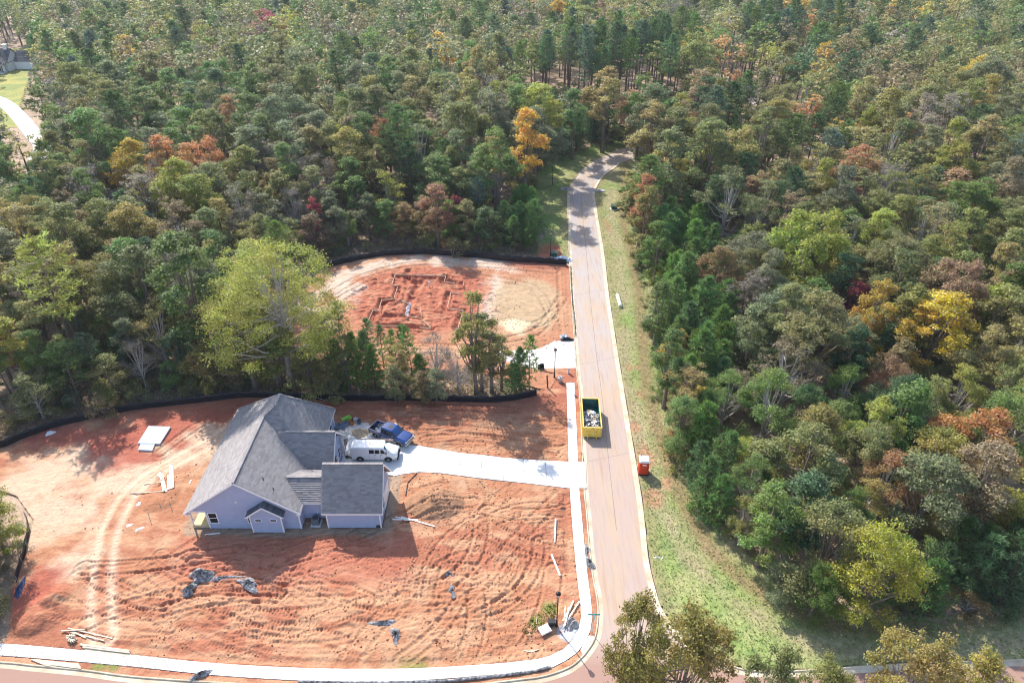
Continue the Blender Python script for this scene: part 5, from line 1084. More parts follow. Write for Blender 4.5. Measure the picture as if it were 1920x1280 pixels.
def shrub(seed, h, r, nleaf, leaf):
    rs = np.random.RandomState(seed); C, N, var, cc = crown_pts(rs, h, r, .05, 34, nleaf, 5, .3, 0, .3)
    V, F = leaves(C, N, leaf * rs.uniform(.7, 1.3, len(C)), leaf * .6, rs); cr = np_mesh('foliage', V, F, [M_LEAF], [('leafvar', np.repeat(var, 4, 0))])
    mb = MB()
    for c in cc[:14]: mb.tube([(rs.normal(0, .1), rs.normal(0, .1), -.1), c * .5, c], [.035, .022, .008], 4, cap=False)
    me = bpy.data.meshes.new('stems'); me.from_pydata([tuple(p) for p in mb.v], [], mb.f); me.materials.append(M_PALEB if seed % 2 else M_BARK); me.update()
    return dict(h=h, r=r, parts=[('stems', me), ('foliage', cr)])

LIB = dict(
    wide=[broadleaf(1, 18, 5.2, .28, 150, 11500, .34, lobes=9), broadleaf(2, 19, 5.0, .34, 130, 10500, .34, lobes=7), broadleaf(3, 17, 5.6, .24, 170, 12500, .34, lobes=12), broadleaf(4, 20, 4.6, .28, 140, 11000, .33, lobes=10), broadleaf(5, 18, 5.4, .36, 130, 10500, .34, lobes=6, droop=.3)],
    tall=[broadleaf(11, 21, 3.7, .22, 130, 10000, .33, lobes=11, clump=.26), broadleaf(12, 20, 3.3, .16, 130, 9500, .32, lobes=13, clump=.28), broadleaf(13, 22, 4.0, .34, 120, 9500, .34, lobes=9, clump=.24), broadleaf(14, 17, 3.0, .14, 110, 8500, .30, lobes=10, clump=.28), broadleaf(15, 21, 3.5, .28, 120, 9000, .33, lobes=8, clump=.27)],
    thin=[broadleaf(21, 18, 4.6, .26, 110, 5000, .30, 40, M_PALEB, shell=.3, clump=.2, lobes=8), broadleaf(22, 17, 4.2, .20, 90, 4400, .30, 40, M_PALEB, shell=.25, clump=.2, lobes=9), broadleaf(23, 19, 4.4, .3, 110, 5600, .28, 40, shell=.3, clump=.2, lobes=7)],
    young=[broadleaf(31, 11, 3.0, .08, 110, 8000, .27, clump=.24, lobes=10), broadleaf(32, 10, 2.8, .05, 100, 7500, .26, clump=.25, lobes=8), broadleaf(33, 12, 3.2, .10, 120, 8600, .27, clump=.23, lobes=12), broadleaf(34, 11, 2.5, .05, 100, 7000, .25, clump=.27, lobes=11), broadleaf(35, 10, 3.2, .06, 90, 5200, .25, 30, M_PALEB, shell=.3, clump=.22, lobes=9)],
    bare=[bare_tree(41, 16, 4.2, .3), bare_tree(42, 14, 3.6, .25)],
    pine=[pine(51, 24, 3.6, .52, 12, 6, 9, .66, 6, .14, .38), pine(52, 23, 3.4, .60, 10, 6, 9, .66, 6, .14, .34), pine(53, 22, 3.8, .46, 13, 5, 9, .66, 6, .14, .42)],
    youngpine=[pine(61, 8, 2.3, .06, 13, 7, 7, .5, 7, .085, .55), pine(62, 7.5, 2.1, .05, 12, 7, 7, .46, 7, .085, .6), pine(63, 9, 2.3, .1, 14, 6, 7, .5, 7, .085, .5)],
    shrub=[shrub(71, 2.4, 1.7, 1100, .20), shrub(72, 3.2, 1.8, 1300, .20), shrub(73, 1.8, 1.6, 900, .18), shrub(74, 2.8, 1.5, 1000, .18)])
LIB['spread'] = [broadleaf(81, 22, 9.5, .40, 280, 36000, .25, 70, M_PALEB, shell=.5, droop=.4, clump=.15, lobes=13)]
LIB['front'] = [broadleaf(91, 24, 4.6, .52, 170, 17000, .24, 34, M_BARK, shell=.3, clump=.17, lobes=12), broadleaf(92, 23, 3.6, .5, 130, 11000, .22, 28, M_BARK, shell=.3, clump=.19, lobes=8)]
LIB['near'] = [broadleaf(36, 12, 3.6, .06, 150, 15000, .19, 30, clump=.22, lobes=12), broadleaf(37, 11, 3.2, .05, 130, 13000, .19, 30, clump=.23, lobes=9), broadleaf(38, 12, 3.0, .06, 110, 9000, .18, 40, M_PALEB, shell=.3, clump=.22, lobes=10)]
LIB['lean'] = [broadleaf(95, 15, 2.3, .22, 80, 4800, .26, 34, M_BARK, shell=.3, clump=.3, lobes=9)]
LIB['thinpine'] = [pine(96, 9, 1.5, .35, 9, 5, 4, .36, 7, .08, .7, .09), pine(97, 8.5, 1.6, .28, 10, 5, 4, .36, 7, .08, .7, .08)]
NAMES = dict(wide='broadleaf_tree', tall='broadleaf_tree', thin='broadleaf_tree', young='young_tree', near='young_tree', bare='bare_tree', pine='pine_tree', youngpine='young_pine', shrub='shrub', spread='broadleaf_tree', front='broadleaf_tree', lean='broadleaf_tree', thinpine='pine_sapling')
PAL = dict(olive=(.27, .285, .115), green=(.19, .28, .095), greygreen=(.26, .285, .155), brown=(.33, .275, .155), taupe=(.32, .285, .235), lime=(.38, .40, .115), gold=(.60, .44, .13), orange=(.56, .36, .18), rust=(.42, .29, .17), red=(.40, .12, .11), wine=(.19, .045, .06), deep=(.12, .19, .09), pine=(.155, .245, .105), bright=(.215, .34, .115), blue=(.16, .225, .155), khaki=(.37, .34, .14), straw=(.42, .41, .11))
WORD = dict(olive='olive', green='green', greygreen='grey-green', brown='brown', taupe='grey-brown', lime='yellow-green', gold='golden', orange='orange', rust='rusty', red='red', wine='wine-red', deep='deep-green', pine='dark-green', bright='fresh-green', blue='bluish-green', khaki='khaki', straw='yellow-green')
rt = np.random.RandomState(77)
TREES = []       # kind, variant, x, y, height, radius, colour, label, group
CELL = {}; _n = 0
def clash(x, y, r, f=.8):
    global _n
    for t in TREES[_n:]: CELL.setdefault((int(t[2] // 10), int(t[3] // 10)), []).append(t)
    _n = len(TREES); i, j = int(x // 10), int(y // 10)
    return any(math.hypot(t[2] - x, t[3] - y) < f * (r + t[5]) for a in (-1, 0, 1) for b in (-1, 0, 1) for t in CELL.get((i + a, j + b), ()))
def hero(kind, apex, h, r, col, label, var=0, base=None, jig=True):
    """a tree known by where its top shows and how tall it is (or where it stands)"""
    x, y = g(*base) if base else g(apex[0], apex[1], h)
    TREES.append((kind, var, x, y, h, r, col, label, None))
hero('spread', (490, 432), 21.5, 8.9, 'straw', 'big spreading yellow-green tree on pale trunks behind the house roof', 0, (545, 722))
hero('tall', 0, 22, 4.6, 'green', 'tall green tree just left of the big spreading tree', 0, (398, 694))
hero('tall', 0, 14, 3.4, 'olive', 'slender olive tree below the big spreading tree', 3, (525, 728))
hero('tall', 0, 13, 3.2, 'khaki', 'khaki tree on twin trunks directly behind the house', 1, (480, 730))
hero('pine', 0, 21, 4.3, 'lime', 'lone tall pine with a bare leaning trunk, far left', 2, (160, 692))
hero('wide', 0, 17, 5.4, 'greygreen', 'grey-green round tree right of the lone tall pine', 0, (305, 650))
hero('wide', 0, 15, 4.6, 'olive', 'low olive tree right of the lone pine trunk', 2, (215, 640))
hero('tall', (985, 203), 21, 4.3, 'gold', 'tall narrow yellowing tree left of the road bend', 0)
hero('tall', (930, 240), 20, 4.4, 'green', 'tall green tree left of the narrow yellowing one', 2)
hero('wide', (497, 18), 20, 7.8, 'red', 'large bright red maple near the top of the picture', 2)
for i, (p, c) in enumerate((((235, 262), 'gold'), ((300, 252), 'orange'), ((360, 254), 'orange'))): hero('wide', p, 17, 5.4, c, ['golden left tree of the orange clump on the left', 'orange middle tree of the orange clump on the left', 'orange right tree of the orange clump on the left'][i], i)
hero('tall', (1095, 12), 20, 5.5, 'lime', 'pale yellow-green tall tree at the top centre', 1); hero('wide', (1045, 0), 19, 6, 'gold', 'golden tree at the top edge of the picture', 0)
hero('wide', (1612, 270), 17, 5.4, 'orange', 'bright orange tree deep in the right-hand woods', 1); hero('wide', (1785, 552), 15, 4.6, 'gold', 'golden yellow tree in the right-hand woods', 3); hero('wide', (1815, 480), 16, 4.4, 'rust', 'rusty pink tree above the golden one at right', 2)
hero('young', (1617, 528), 11, 3.2, 'wine', 'dark wine red tree in the right-hand woods', 0); hero('wide', (1352, 462), 12, 3.8, 'rust', 'rust brown tree beside the young pines at right', 0); hero('wide', (1880, 770), 13, 4.4, 'orange', 'pale orange tree at the right edge of the picture', 1)
hero('wide', (1540, 385), 19, 6.0, 'lime', 'large yellow-green tree in the middle of the right-hand woods', 2); hero('wide', (1850, 105), 19, 6, 'gold', 'golden topped tree near the upper right corner', 0); hero('near', (1640, 905), 8.5, 2.8, 'khaki', 'khaki tree behind the nearest yellow-green tree', 2)
hero('near', (1590, 962), 13.5, 3.8, 'lime', 'nearest bushy yellow-green tree at the corner of the right-hand woods', 0, (1598, 1168)); hero('tall', (1550, 552), 17, 4.4, 'olive', 'dense olive tree with a dark trunk in the right-hand woods', 2)
hero('tall', (1232, 188), 20, 4.6, 'khaki', 'tall khaki tree at the inside of the road bend', 2); hero('tall', (1275, 200), 20, 4.4, 'olive', 'tall olive tree behind the inside of the road bend', 0); hero('tall', (1196, 300), 12, 2.6, 'khaki', 'slim khaki tree where the road disappears', 3, (1196, 408)); hero('wide', (1345, 196), 19, 5.4, 'olive', 'broad olive tree right of the road bend', 1)
hero('wide', (320, 300), 18, 5.5, 'lime', 'yellow-green tree below the orange clump', 0); hero('wide', (355, 330), 16, 5, 'lime', 'second yellow-green tree below the orange clump', 3); hero('wide', (310, 130), 19, 6.4, 'green', 'bright green round tree in the upper left woods', 0); hero('wide', (400, 105), 19, 6.5, 'bright', 'large fresh green tree in the upper left woods', 2)
hero('tall', (815, 345), 13, 3.2, 'rust', 'rust tinged tree behind the staked-out lot', 0); hero('young', (857, 365), 9, 2.2, 'red', 'red leaved tree behind the staked-out lot', 1); hero('young', (585, 372), 10, 1.8, 'red', 'small red tree left of the staked-out lot', 3); hero('young', (300, 510), 9, 2, 'rust', 'small rust red tree left of the spreading tree', 3); hero('young', (5, 600), 8, 2.2, 'red', 'small red tree at the left edge of the picture', 1)
hero('young', (1272, 618), 8, 2.2, 'gold', 'small golden tree among the young pines at right', 1); hero('young', (1380, 130), 14, 3, 'orange', 'orange tree beside the far strip of road', 1); hero('young', (1010, 160), 9, 2.8, 'red', 'red tree among the pine trunks', 0); hero('young', (1340, 165), 9, 3, 'wine', 'dark red tree left of the far strip of road', 2)
hero('wide', (88, 75), 15, 3.6, 'rust', 'rusty tree in front of the white farmhouse', 3); hero('wide', (170, 30), 19, 6, 'rust', 'rusty tree in the far upper left woods', 1)
hero('near', 0, 9.5, 3.2, 'lime', 'yellow-green tree on the left edge of the cleared lot', 0, (12, 1035)); hero('young', 0, 8.5, 2.8, 'olive', 'olive tree below the one on the left lot edge', 2, (-30, 1075)); hero('young', 0, 8, 2.8, 'olive', 'low olive tree in the lower left corner', 1, (-75, 1150))
for i, (px, py) in enumerate(((-160, 1120), (-150, 1010), (-170, 1200), (-120, 960))): hero('young', 0, 9 + i, 3, 'olive', 'olive tree shading the left edge of the lot, ' + ['lower', 'middle', 'lowest', 'upper'][i] + ' one', i % 4, (px, py))
# saplings on the strip between the lots
hero('lean', 0, 16.5, 2.4, 'olive', 'tallest slim tree on the strip between the lots', 0, (893, 738)); hero('lean', 0, 13, 2.2, 'olive', 'slim tree just right of the tallest on the strip', 0, (903, 733)); hero('lean', 0, 12, 2.3, 'khaki', 'slim khaki tree right end of the strip group', 0, (922, 734)); hero('lean', 0, 11, 2.0, 'taupe', 'thin grey-brown tree left in the strip', 0, (630, 710))
for i, (px, py, h, lab) in enumerate(((645, 690, 11, 'tall thin pine sapling left on the strip'), (775, 715, 9.5, 'pine sapling in the middle of the strip'), (690, 715, 8.5, 'bushy pine sapling left of the middle of the strip'), (737, 712, 8.5, 'pine sapling between the two middle ones'), (975, 728, 7, 'bushy pine sapling near the right end of the strip'), (992, 726, 9, 'taller pine sapling near the right end of the strip'), (662, 718, 7, 'low pine sapling behind the house roof'), (705, 728, 7.5, 'low pine sapling on the strip nearest the driveway'), (720, 690, 7, 'pine sapling at the edge of the staked-out lot'))): hero('thinpine' if i not in (2, 4, 7) else 'youngpine', 0, h, 1.7, 'bright' if i % 2 else 'pine', lab, i % 2, (px, py))
for i, (k_, px, py, h, r_, c_) in enumerate((('thinpine', 612, 722, 8.5, 1.7, 'pine'), ('youngpine', 640, 725, 8, 1.9, 'green'), ('lean', 655, 728, 9, 1.9, 'olive'), ('youngpine', 672, 722, 9, 1.9, 'bright'), ('thinpine', 702, 705, 10, 1.7, 'pine'), ('lean', 750, 728, 7.5, 1.8, 'khaki'), ('youngpine', 790, 728, 6, 1.7, 'green'), ('lean', 585, 728, 9, 2.2, 'olive'), ('thinpine', 757, 700, 8.5, 1.6, 'pine'), ('lean', 940, 730, 9, 1.8, 'olive'), ('youngpine', 965, 735, 5, 1.6, 'bright'))):
    hero(k_, 0, h, r_, c_, WORD[c_] + ' ' + {'thinpine': 'thin pine sapling', 'youngpine': 'bushy young pine', 'lean': 'slim young tree'}[k_] + ' on the strip between the lots, ' + ['far left', 'left pine', 'left slim one', 'left of middle', 'rear middle', 'front middle', 'right of middle', 'behind the roof peak', 'rear right of middle', 'beside the slim group', 'lowest near the lamp'][i], i % len(LIB[k_]), (px, py))
hero('bare', 0, 8, 2.6, 'khaki', 'bare pale tree left on the strip', 0, (600, 715)); hero('bare', 0, 7, 2.6, 'taupe', 'bare twiggy tree right on the strip', 1, (860, 735)); hero('bare', 0, 8.5, 3, 'taupe', 'bare twiggy tree in the middle of the strip', 1, (820, 720))
# trees in the foreground, rooted below the picture
hero('front', (1300, 1130), 24, 3.3, 'khaki', 'foreground tree covering the street corner', 0); hero('front', (1212, 1122), 24, 2.2, 'khaki', 'slimmer foreground tree over the road', 1); hero('front', (1470, 1212), 21, 2.0, 'olive', 'low foreground tree right of the corner tree', 1); hero('front', (1575, 1246), 21, 2.0, 'olive', 'foreground treetop at the bottom edge', 0); hero('front', (1765, 1212), 22, 2.7, 'khaki', 'foreground treetop left of the bottom right corner', 0); hero('front', (1885, 1215), 22, 2.4, 'khaki', 'foreground treetop in the bottom right corner', 1)
def pin(x, y, poly):
    r = False; x2, y2 = poly[-1]
    for x1, y1 in poly:
        if (y1 > y) != (y2 > y) and x < (x2 - x1) * (y - y1) / (y2 - y1) + x1: r = not r
        x2, y2 = x1, y1
    return r
def stand(kind, n, area, h, r, cols, label, group, f=.62, keep=False):
    k = 0
    for _ in range(n * 12):
        if k >= n: break
        px, py = rt.uniform(min(a[0] for a in area), max(a[0] for a in area)), rt.uniform(min(a[1] for a in area), max(a[1] for a in area))
        if not pin(px, py, area): continue
        hh = rt.uniform(*h); rr = r * hh / ((h[0] + h[1]) / 2); x, y = g(px, py)
        if clash(x, y, rr, f) or keep and not free(x, y, hh, rr): continue
        TREES.append((kind, rt.randint(len(LIB[kind])), x, y, hh, rr, cols[rt.randint(len(cols))], label, group)); k += 1
stand('youngpine', 64, [(1222, 430), (1290, 440), (1350, 520), (1360, 640), (1350, 760), (1278, 765), (1258, 690), (1246, 600), (1236, 520)], (5.5, 10.5), 2.2, ['bright', 'bright', 'green', 'pine'], 'fresh green young pine in the thicket right of the road', 'young pines right of the road', .5)
stand('youngpine', 34, [(1000, 262), (1120, 240), (1185, 250), (1180, 268), (1120, 272), (1060, 294), (1012, 316), (1000, 300)], (7.5, 11), 2.5, ['deep', 'pine'], 'dark green young pine in the thicket outside the road bend', 'young pines outside the bend', .5)
stand('youngpine', 14, [(940, 440), (985, 400), (1005, 425), (1000, 470), (940, 470)], (6.5, 9), 2.2, ['bright', 'pine'], 'fresh green young pine left of the road above the red clay', 'young pines left of the road', .5)
stand('youngpine', 10, [(1290, 800), (1340, 850), (1360, 990), (1310, 970), (1280, 880)], (6, 9), 2.0, ['bright', 'pine'], 'young pine at the woods edge level with the portable toilet', 'young pines by the portable toilet', .5)
stand('youngpine', 9, [(1640, 1100), (1900, 1060), (1910, 1130), (1700, 1165)], (7, 10), 2.3, ['deep', 'pine'], 'dark young pine at the shaded corner of the right-hand woods', 'dark pines at the shaded corner', .5)
stand('pine', 44, [(960, 180), (1300, 150), (1320, 200), (1190, 218), (1090, 225), (960, 218)], (17, 25), 2.9, ['pine', 'green', 'green', 'pine', 'blue'], 'tall pine with a long bare trunk in the stand above the road bend', 'tall pines above the bend', .5)
stand('pine', 24, [(1370, 115), (1560, 85), (1580, 125), (1440, 150), (1380, 150)], (18, 25), 3.2, ['pine', 'green', 'blue'], 'tall pine with a bare trunk in the stand behind the far road', 'tall pines behind the far road', .5)

# ground that the photograph shows open: no tree may stand on it nor rise in front of it
OPEN = [[(0, 850), (100, 808), (260, 775), (400, 758), (560, 752), (800, 758), (1005, 748), (1040, 690), (900, 690), (640, 660), (560, 640), (600, 508), (720, 482), (870, 486), (1000, 492), (1035, 440), (1015, 385), (1015, 340), (1080, 305), (1165, 275), (1172, 300), (1150, 340), (1160, 400), (1175, 480), (1195, 560), (1205, 680), (1225, 800), (1250, 890), (1290, 975), (1345, 1050), (1420, 1110), (1500, 1155), (1620, 1180), (1920, 1160), (1920, 1280), (0, 1280)],
        [(1378, 162), (1440, 180), (1440, 200), (1378, 185)], [(0, 85), (45, 85), (52, 140), (45, 200), (70, 260), (60, 290), (0, 215)]]
OPEN_G = [G(o) for o in OPEN[:1]]
def free(x, y, h, r):
    if pin(x, y, OPEN_G[0]) or math.hypot(x, y) < 30: return False
    for dx, dz in ((0, 0), (0, .5), (-1.05, .5), (1.05, .5), (0, .97), (-.85, .78), (.85, .78), (-1.0, .3), (1.0, .3), (-.6, .1), (.6, .1)):
        px, py = P(x + dx * r, y, dz * h)
        for o in OPEN:
            if pin(px, py, o): return False
    return True
stand('pine', 10, [(60, 230), (200, 150), (300, 140), (200, 260)], (18, 22), 3.2, ['pine', 'blue', 'deep'], 'tall pine among the trees beside the far lawn', 'pines by the far lawn', .5, True)
MIXN = ['olive', 'khaki', 'greygreen', 'brown', 'taupe', 'green', 'lime', 'deep', 'gold', 'rust', 'red', 'orange']
def colour_for(kind, right):
    p = np.array([.24, .15, .12, .07, .03, .20, .10, .05, .012, .020, .0, .014]) if right else np.array([.24, .10, .18, .05, .05, .22, .08, .06, .003, .008, .0, .004])
    col = MIXN[rt.choice(12, p=p / p.sum())]
    if kind == 'pine': col = rt.choice(['pine', 'deep', 'blue', 'green'])
    if kind == 'thin' and col in ('green', 'deep', 'lime'): col = rt.choice(['taupe', 'greygreen', 'brown'])
    if kind in ('wide', 'tall', 'young', 'near', 'shrub') and col == 'taupe': col = rt.choice(['olive', 'greygreen'])
    return 'taupe' if kind == 'bare' else col
FAR_FENCE = curve(G([(540, 540), (597, 505), (650, 492), (720, 480), (790, 477), (870, 482), (960, 491), (1062, 497)]), 4)
LONG_FENCE = curve(G([(-160, 858), (-60, 850), (0, 840), (100, 803), (260, 768), (400, 752), (540, 748), (800, 752)]), 4)
def fill(n, under=False):
    for _ in range(n):
        y = 36 + (370 if not under else 120) * rt.rand() ** .8; x = rt.uniform(-1, 1) * (.80 * y + 40); right = x > 14 + .02 * y
        if under: kind = rt.choice(['young', 'shrub'], p=[.75, .25]); h = rt.uniform(4.5, 7.5) if kind == 'young' else rt.uniform(2.5, 4)
        elif right and y < 115:
            edge = math.hypot(x - 20, y - 60) if y < 60 else x - 20
            kind = rt.choice(['young', 'thin', 'tall', 'wide', 'bare'], p=[.58, .11, .14, .14, .03]); h = rt.uniform(7.5, 11.5) + min(4, max(0, edge) * .08) + (2 if kind != 'young' else 0)
        elif y < 135: kind = rt.choice(['tall', 'wide', 'thin', 'young', 'bare', 'pine'], p=[.30, .27, .16, .15, .05, .07]); h = rt.uniform(12, 18)
        else: kind = rt.choice(['tall', 'wide', 'thin', 'pine', 'bare'], p=[.28, .42, .20, .08, .02]); h = rt.uniform(14, 22)
        if -48 < x < 12 and 112 < y < 160:                    # the woods step back behind the staked-out lot
            d = dist_line(np.array([x]), np.array([y]), FAR_FENCE)[0][0]
            if d < 6 and kind != 'shrub': continue
            h = min(h, 5.5 + .5 * d); kind = 'young' if h < 11 and kind not in ('shrub', 'bare') else kind
        if -85 < x < -28 and 62 < y < 96:                     # lower growth right behind the long fence
            d = dist_line(np.array([x]), np.array([y]), LONG_FENCE)[0][0]
            if d < 3 and kind != 'shrub': continue
            h = min(h, 5 + .7 * d)
            if h < 9 and kind not in ('shrub', 'bare'): kind = 'young'
        if kind == 'young' and y < 72: kind = 'near'
        if 2 < x < 80 and 186 < y < 226: h = min(h, 8); kind = 'young'         # low growth in front of the bare pine trunks
        v = rt.randint(len(LIB[kind])); b = LIB[kind][v]
        if kind in ('young', 'near'): h = min(h, 14)
        r = b['r'] * (h / b['h']) ** .8 * rt.uniform(.95, 1.3)
        px, py = P(x, y, h)
        if px < -60 or px > 1980 or py > 1300 or P(x, y, 0)[1] < -15 and py < -60: continue
        if clash(x, y, r, .42 if under else .56) or not free(x, y, h, r): continue
        TREES.append((kind, v, x, y, h, r, colour_for(kind, right), None, None))
fill(14000); fill(3500, True)
# low growth along the edges of the woods
def edge_shrubs(line, n, spread, cols, label, group, hr=(1.2, 2.8)):
    L = resample(line, 400)
    k = 0
    for _ in range(n * 6):
        if k >= n: break
        i = rt.randint(399); x, y = L[i]; dx, dy = L[i + 1][0] - x, L[i + 1][1] - y; q = math.hypot(dx, dy) + 1e-6; o = rt.uniform(*spread); x += -dy / q * o; y += dx / q * o
        px, py = P(x, y); h = rt.uniform(*hr)
        if not (-40 < px < 1960 and -20 < py < 1330): continue
        if any(pin(x, y, p) for _, p in FIELDS[:2]): continue
        TREES.append(('shrub', rt.randint(4), x, y, h, h * .62, cols[rt.randint(len(cols))], label, group)); k += 1
edge_shrubs([(x + .5, y) for x, y in WOODS_R], 70, (.2, 4.5), ['olive', 'green', 'khaki', 'rust', 'brown', 'olive', 'deep'], 'low shrub at the edge of the right-hand woods', 'shrubs along the right-hand woods')
edge_shrubs(curve(G([(-40, 846), (100, 800), (260, 764), (455, 742), (650, 746)]), 6), 62, (.8, 7), ['greygreen', 'khaki', 'brown', 'taupe', 'olive'], 'scrubby shrub behind the long silt fence', 'shrubs behind the long silt fence')
edge_shrubs(curve(G([(560, 722), (650, 738), (800, 738), (920, 742), (1000, 730)]), 6), 40, (.5, 7), ['taupe', 'brown', 'khaki', 'greygreen', 'olive'], 'dry scrub on the strip between the lots', 'dry scrub between the lots', (.6, 1.4))
edge_shrubs(curve(G([(597, 500), (720, 474), (870, 476), (1000, 484)]), 6), 34, (.8, 5), ['greygreen', 'brown', 'olive', 'taupe', 'rust'], 'shrub behind the fence of the staked-out lot', 'shrubs behind the staked-out lot')
edge_shrubs(curve(G([(62, 970), (48, 1040), (20, 1100), (12, 1180)]), 6), 12, (-5, -.6), ['olive', 'greygreen', 'brown'], 'shrub at the left edge of the cleared lot', 'shrubs left of the cleared lot')

# the largest in the picture stand as trees of their own; the far rest reads as one wood
SEEN = lambda t: t[4] / math.hypot(t[2], t[3])
count = {}; OWN = []; REST = []
for t in sorted(TREES, key=lambda t: (t[7] is None, -SEEN(t))):
    n = NAMES[t[0]]; px, py = P(t[2], t[3], t[4] * .7)
    if t[7] is not None: OWN.append(t); count[n] = count.get(n, 0) + 1; continue
    if count.get(n, 0) < 298: OWN.append(t); count[n] = count.get(n, 0) + 1
    else: REST.append(t)
LEVELS = [(47, 'by the street corner'), (58, 'below the toilet'), (68, 'opposite the toilet'), (80, 'opposite the dumpster'), (95, 'opposite the gravel entrance'), (112, 'opposite the staked lot'), (128, 'opposite the far fence'), (150, 'before the bend'), (180, 'beside the bend'), (215, 'past the bend'), (260, 'well past the bend'), (900, 'far past the bend')]
def where(x, y):
    lv = next(n for q, n in LEVELS if y < q); px = P(x, y, 12)[0]
    if x > 14:
        e = px - 1180; sd = 'roadside right woods' if e < 130 else 'inside right woods' if e < 330 else 'deep right woods' if e < 560 else 'right picture edge'
    else: sd = 'left picture edge' if px < 200 else 'far left woods' if px < 450 else 'mid left woods' if px < 750 else 'inner left woods' if px < 960 else 'roadside left woods'
    return sd + ', ' + lv
FORM = dict(wide='broad', tall='narrow', thin='sparse', young='bushy', near='bushy', bare='bare', pine='tall pine', youngpine='young pine', shrub='low')
def plant(t):
    kind, v, x, y, h, r, col, label, group = t; b = LIB[kind][v]; n = NAMES[kind]
    o = bpy.data.objects.new(n, None); COL.objects.link(o); o.empty_display_size = .5
    z = soil_z(x, y) - .05
    if y > 150: z = float(-.19 + smooth(150, 420, y) * 4 * (fbm(np.array(x), np.array(y), 160, 3) - .5) * smooth(60, 140, abs(x - 40)))
    o.location = (x, y, z); sx = r / b['r']; o.scale = (sx, sx, h / b['h']); o.rotation_euler = (rt.normal(0, .02), rt.normal(0, .02), rt.uniform(0, 6.28))
    c = np.array(PAL[col]) * rt.uniform(.82, 1.2) * np.array((rt.uniform(.92, 1.08), 1, rt.uniform(.85, 1.15)))
    for pn, me in b['parts']:
        q = bpy.data.objects.new(pn, me); COL.objects.link(q); q.parent = o; q.color = (*c, 1)
    if label is None or group:
        size = ('tall ' if h > 19 else 'low ' if h < 14 else '') if kind in ('wide', 'tall', 'thin') else ''
        noun = 'shrub' if kind == 'shrub' else FORM[kind] + ('' if 'pine' in kind else ' tree')
        label = size + WORD[col] + ' ' + noun + ', ' + (GROUPS.get(group, '') + ', ' + next(n_ for q_, n_ in LEVELS if y < q_) if group else where(x, y)); group = group or ('shrubs in the woods' if kind == 'shrub' else 'trees of the surrounding woods')
    PLANTED.append((o, label, P(x, y, h * .6)[0], P(x, y, h * .6)[1])); tag(o, label, {'shrub': 'shrub'}.get(n, 'tree'), group)
GROUPS = {'young pines right of the road': 'right roadside thicket', 'young pines outside the bend': 'thicket outside the bend', 'young pines left of the road': 'left roadside thicket', 'young pines by the portable toilet': 'right roadside', 'dark pines at the shaded corner': 'shaded woods corner', 'tall pines above the bend': 'bare-trunked stand', 'tall pines behind the far road': 'stand behind the far road', 'pines by the far lawn': 'by the far lawn',
          'shrubs along the right-hand woods': 'edge of right woods', 'shrubs behind the long silt fence': 'behind the long fence', 'dry scrub between the lots': 'strip between the lots', 'shrubs behind the staked-out lot': 'behind the far fence', 'shrubs left of the cleared lot': 'left lot edge'}
ORD = 'first second third fourth fifth sixth seventh eighth ninth tenth eleventh twelfth'.split()
PLANTED = []
for t in OWN: plant(t)
same = {}
for q in PLANTED: same.setdefault(q[1], []).append(q)
for lab, qs in same.items():                       # look-alikes in one place: told apart by their order there
    if len(qs) < 2: continue
    qs.sort(key=lambda q: q[2])
    for k, q in enumerate(qs):
        n = len(qs)
        if n <= 12: q[0]['label'] = lab + ', ' + ('leftmost' if k == 0 else 'rightmost' if k == n - 1 else ORD[k] + ' from left')
        else: q[0]['label'] = lab + ', ' + (ORD[k] + ' from left' if k < 12 else ORD[n - 1 - k] + ' from right' if n - 1 - k < 12 else 'near the middle')

# far wood: the same kinds of tree with fewer, larger leaf faces, all in one mass
VV, FF, TT, LV, MI = [], [], [], [], []; off = 0
rs = np.random.RandomState(9)
PROTO = {}
for kind, h, r, base, nleaf in (('wide', 18, 5.2, .36, 900), ('tall', 21, 3.7, .38, 800), ('thin', 18, 4.5, .34, 560), ('pine', 23, 3.0, .55, 620), ('bare', 16, 4, .4, 380), ('young', 11, 3, .10, 800), ('near', 11, 3, .10, 900), ('shrub', 3, 1.8, .05, 260)):
    for v in range(4):
        for lod, mul, sz in ((0, 2.0, .52), (1, .66, .76)):
            C, N, var, cc = crown_pts(rs, h, r, base, 80, int(nleaf * mul), 8, .45, .1, .22); V, F = leaves(C, N, sz * rs.uniform(.7, 1.3, len(C)), sz * .75, rs, True); mb = MB().tube([(0, 0, 0), (.1, 0, h * .45), (0, .1, h * .8)], [.3, .22, .06], 4, cap=False)
            tv = np.array([tuple(p) for p in mb.v]); tf = np.array(mb.f); tf = np.r_[tf[:, [0, 1, 2]], tf[:, [0, 2, 3]]]
            PROTO[kind, v, lod] = (np.r_[V, tv], np.r_[F, tf + len(V)], np.r_[np.repeat(var, 3, 0), np.full((len(tv), 3), .5)], np.r_[np.zeros(len(F), int), np.ones(len(tf), int)], h, r)
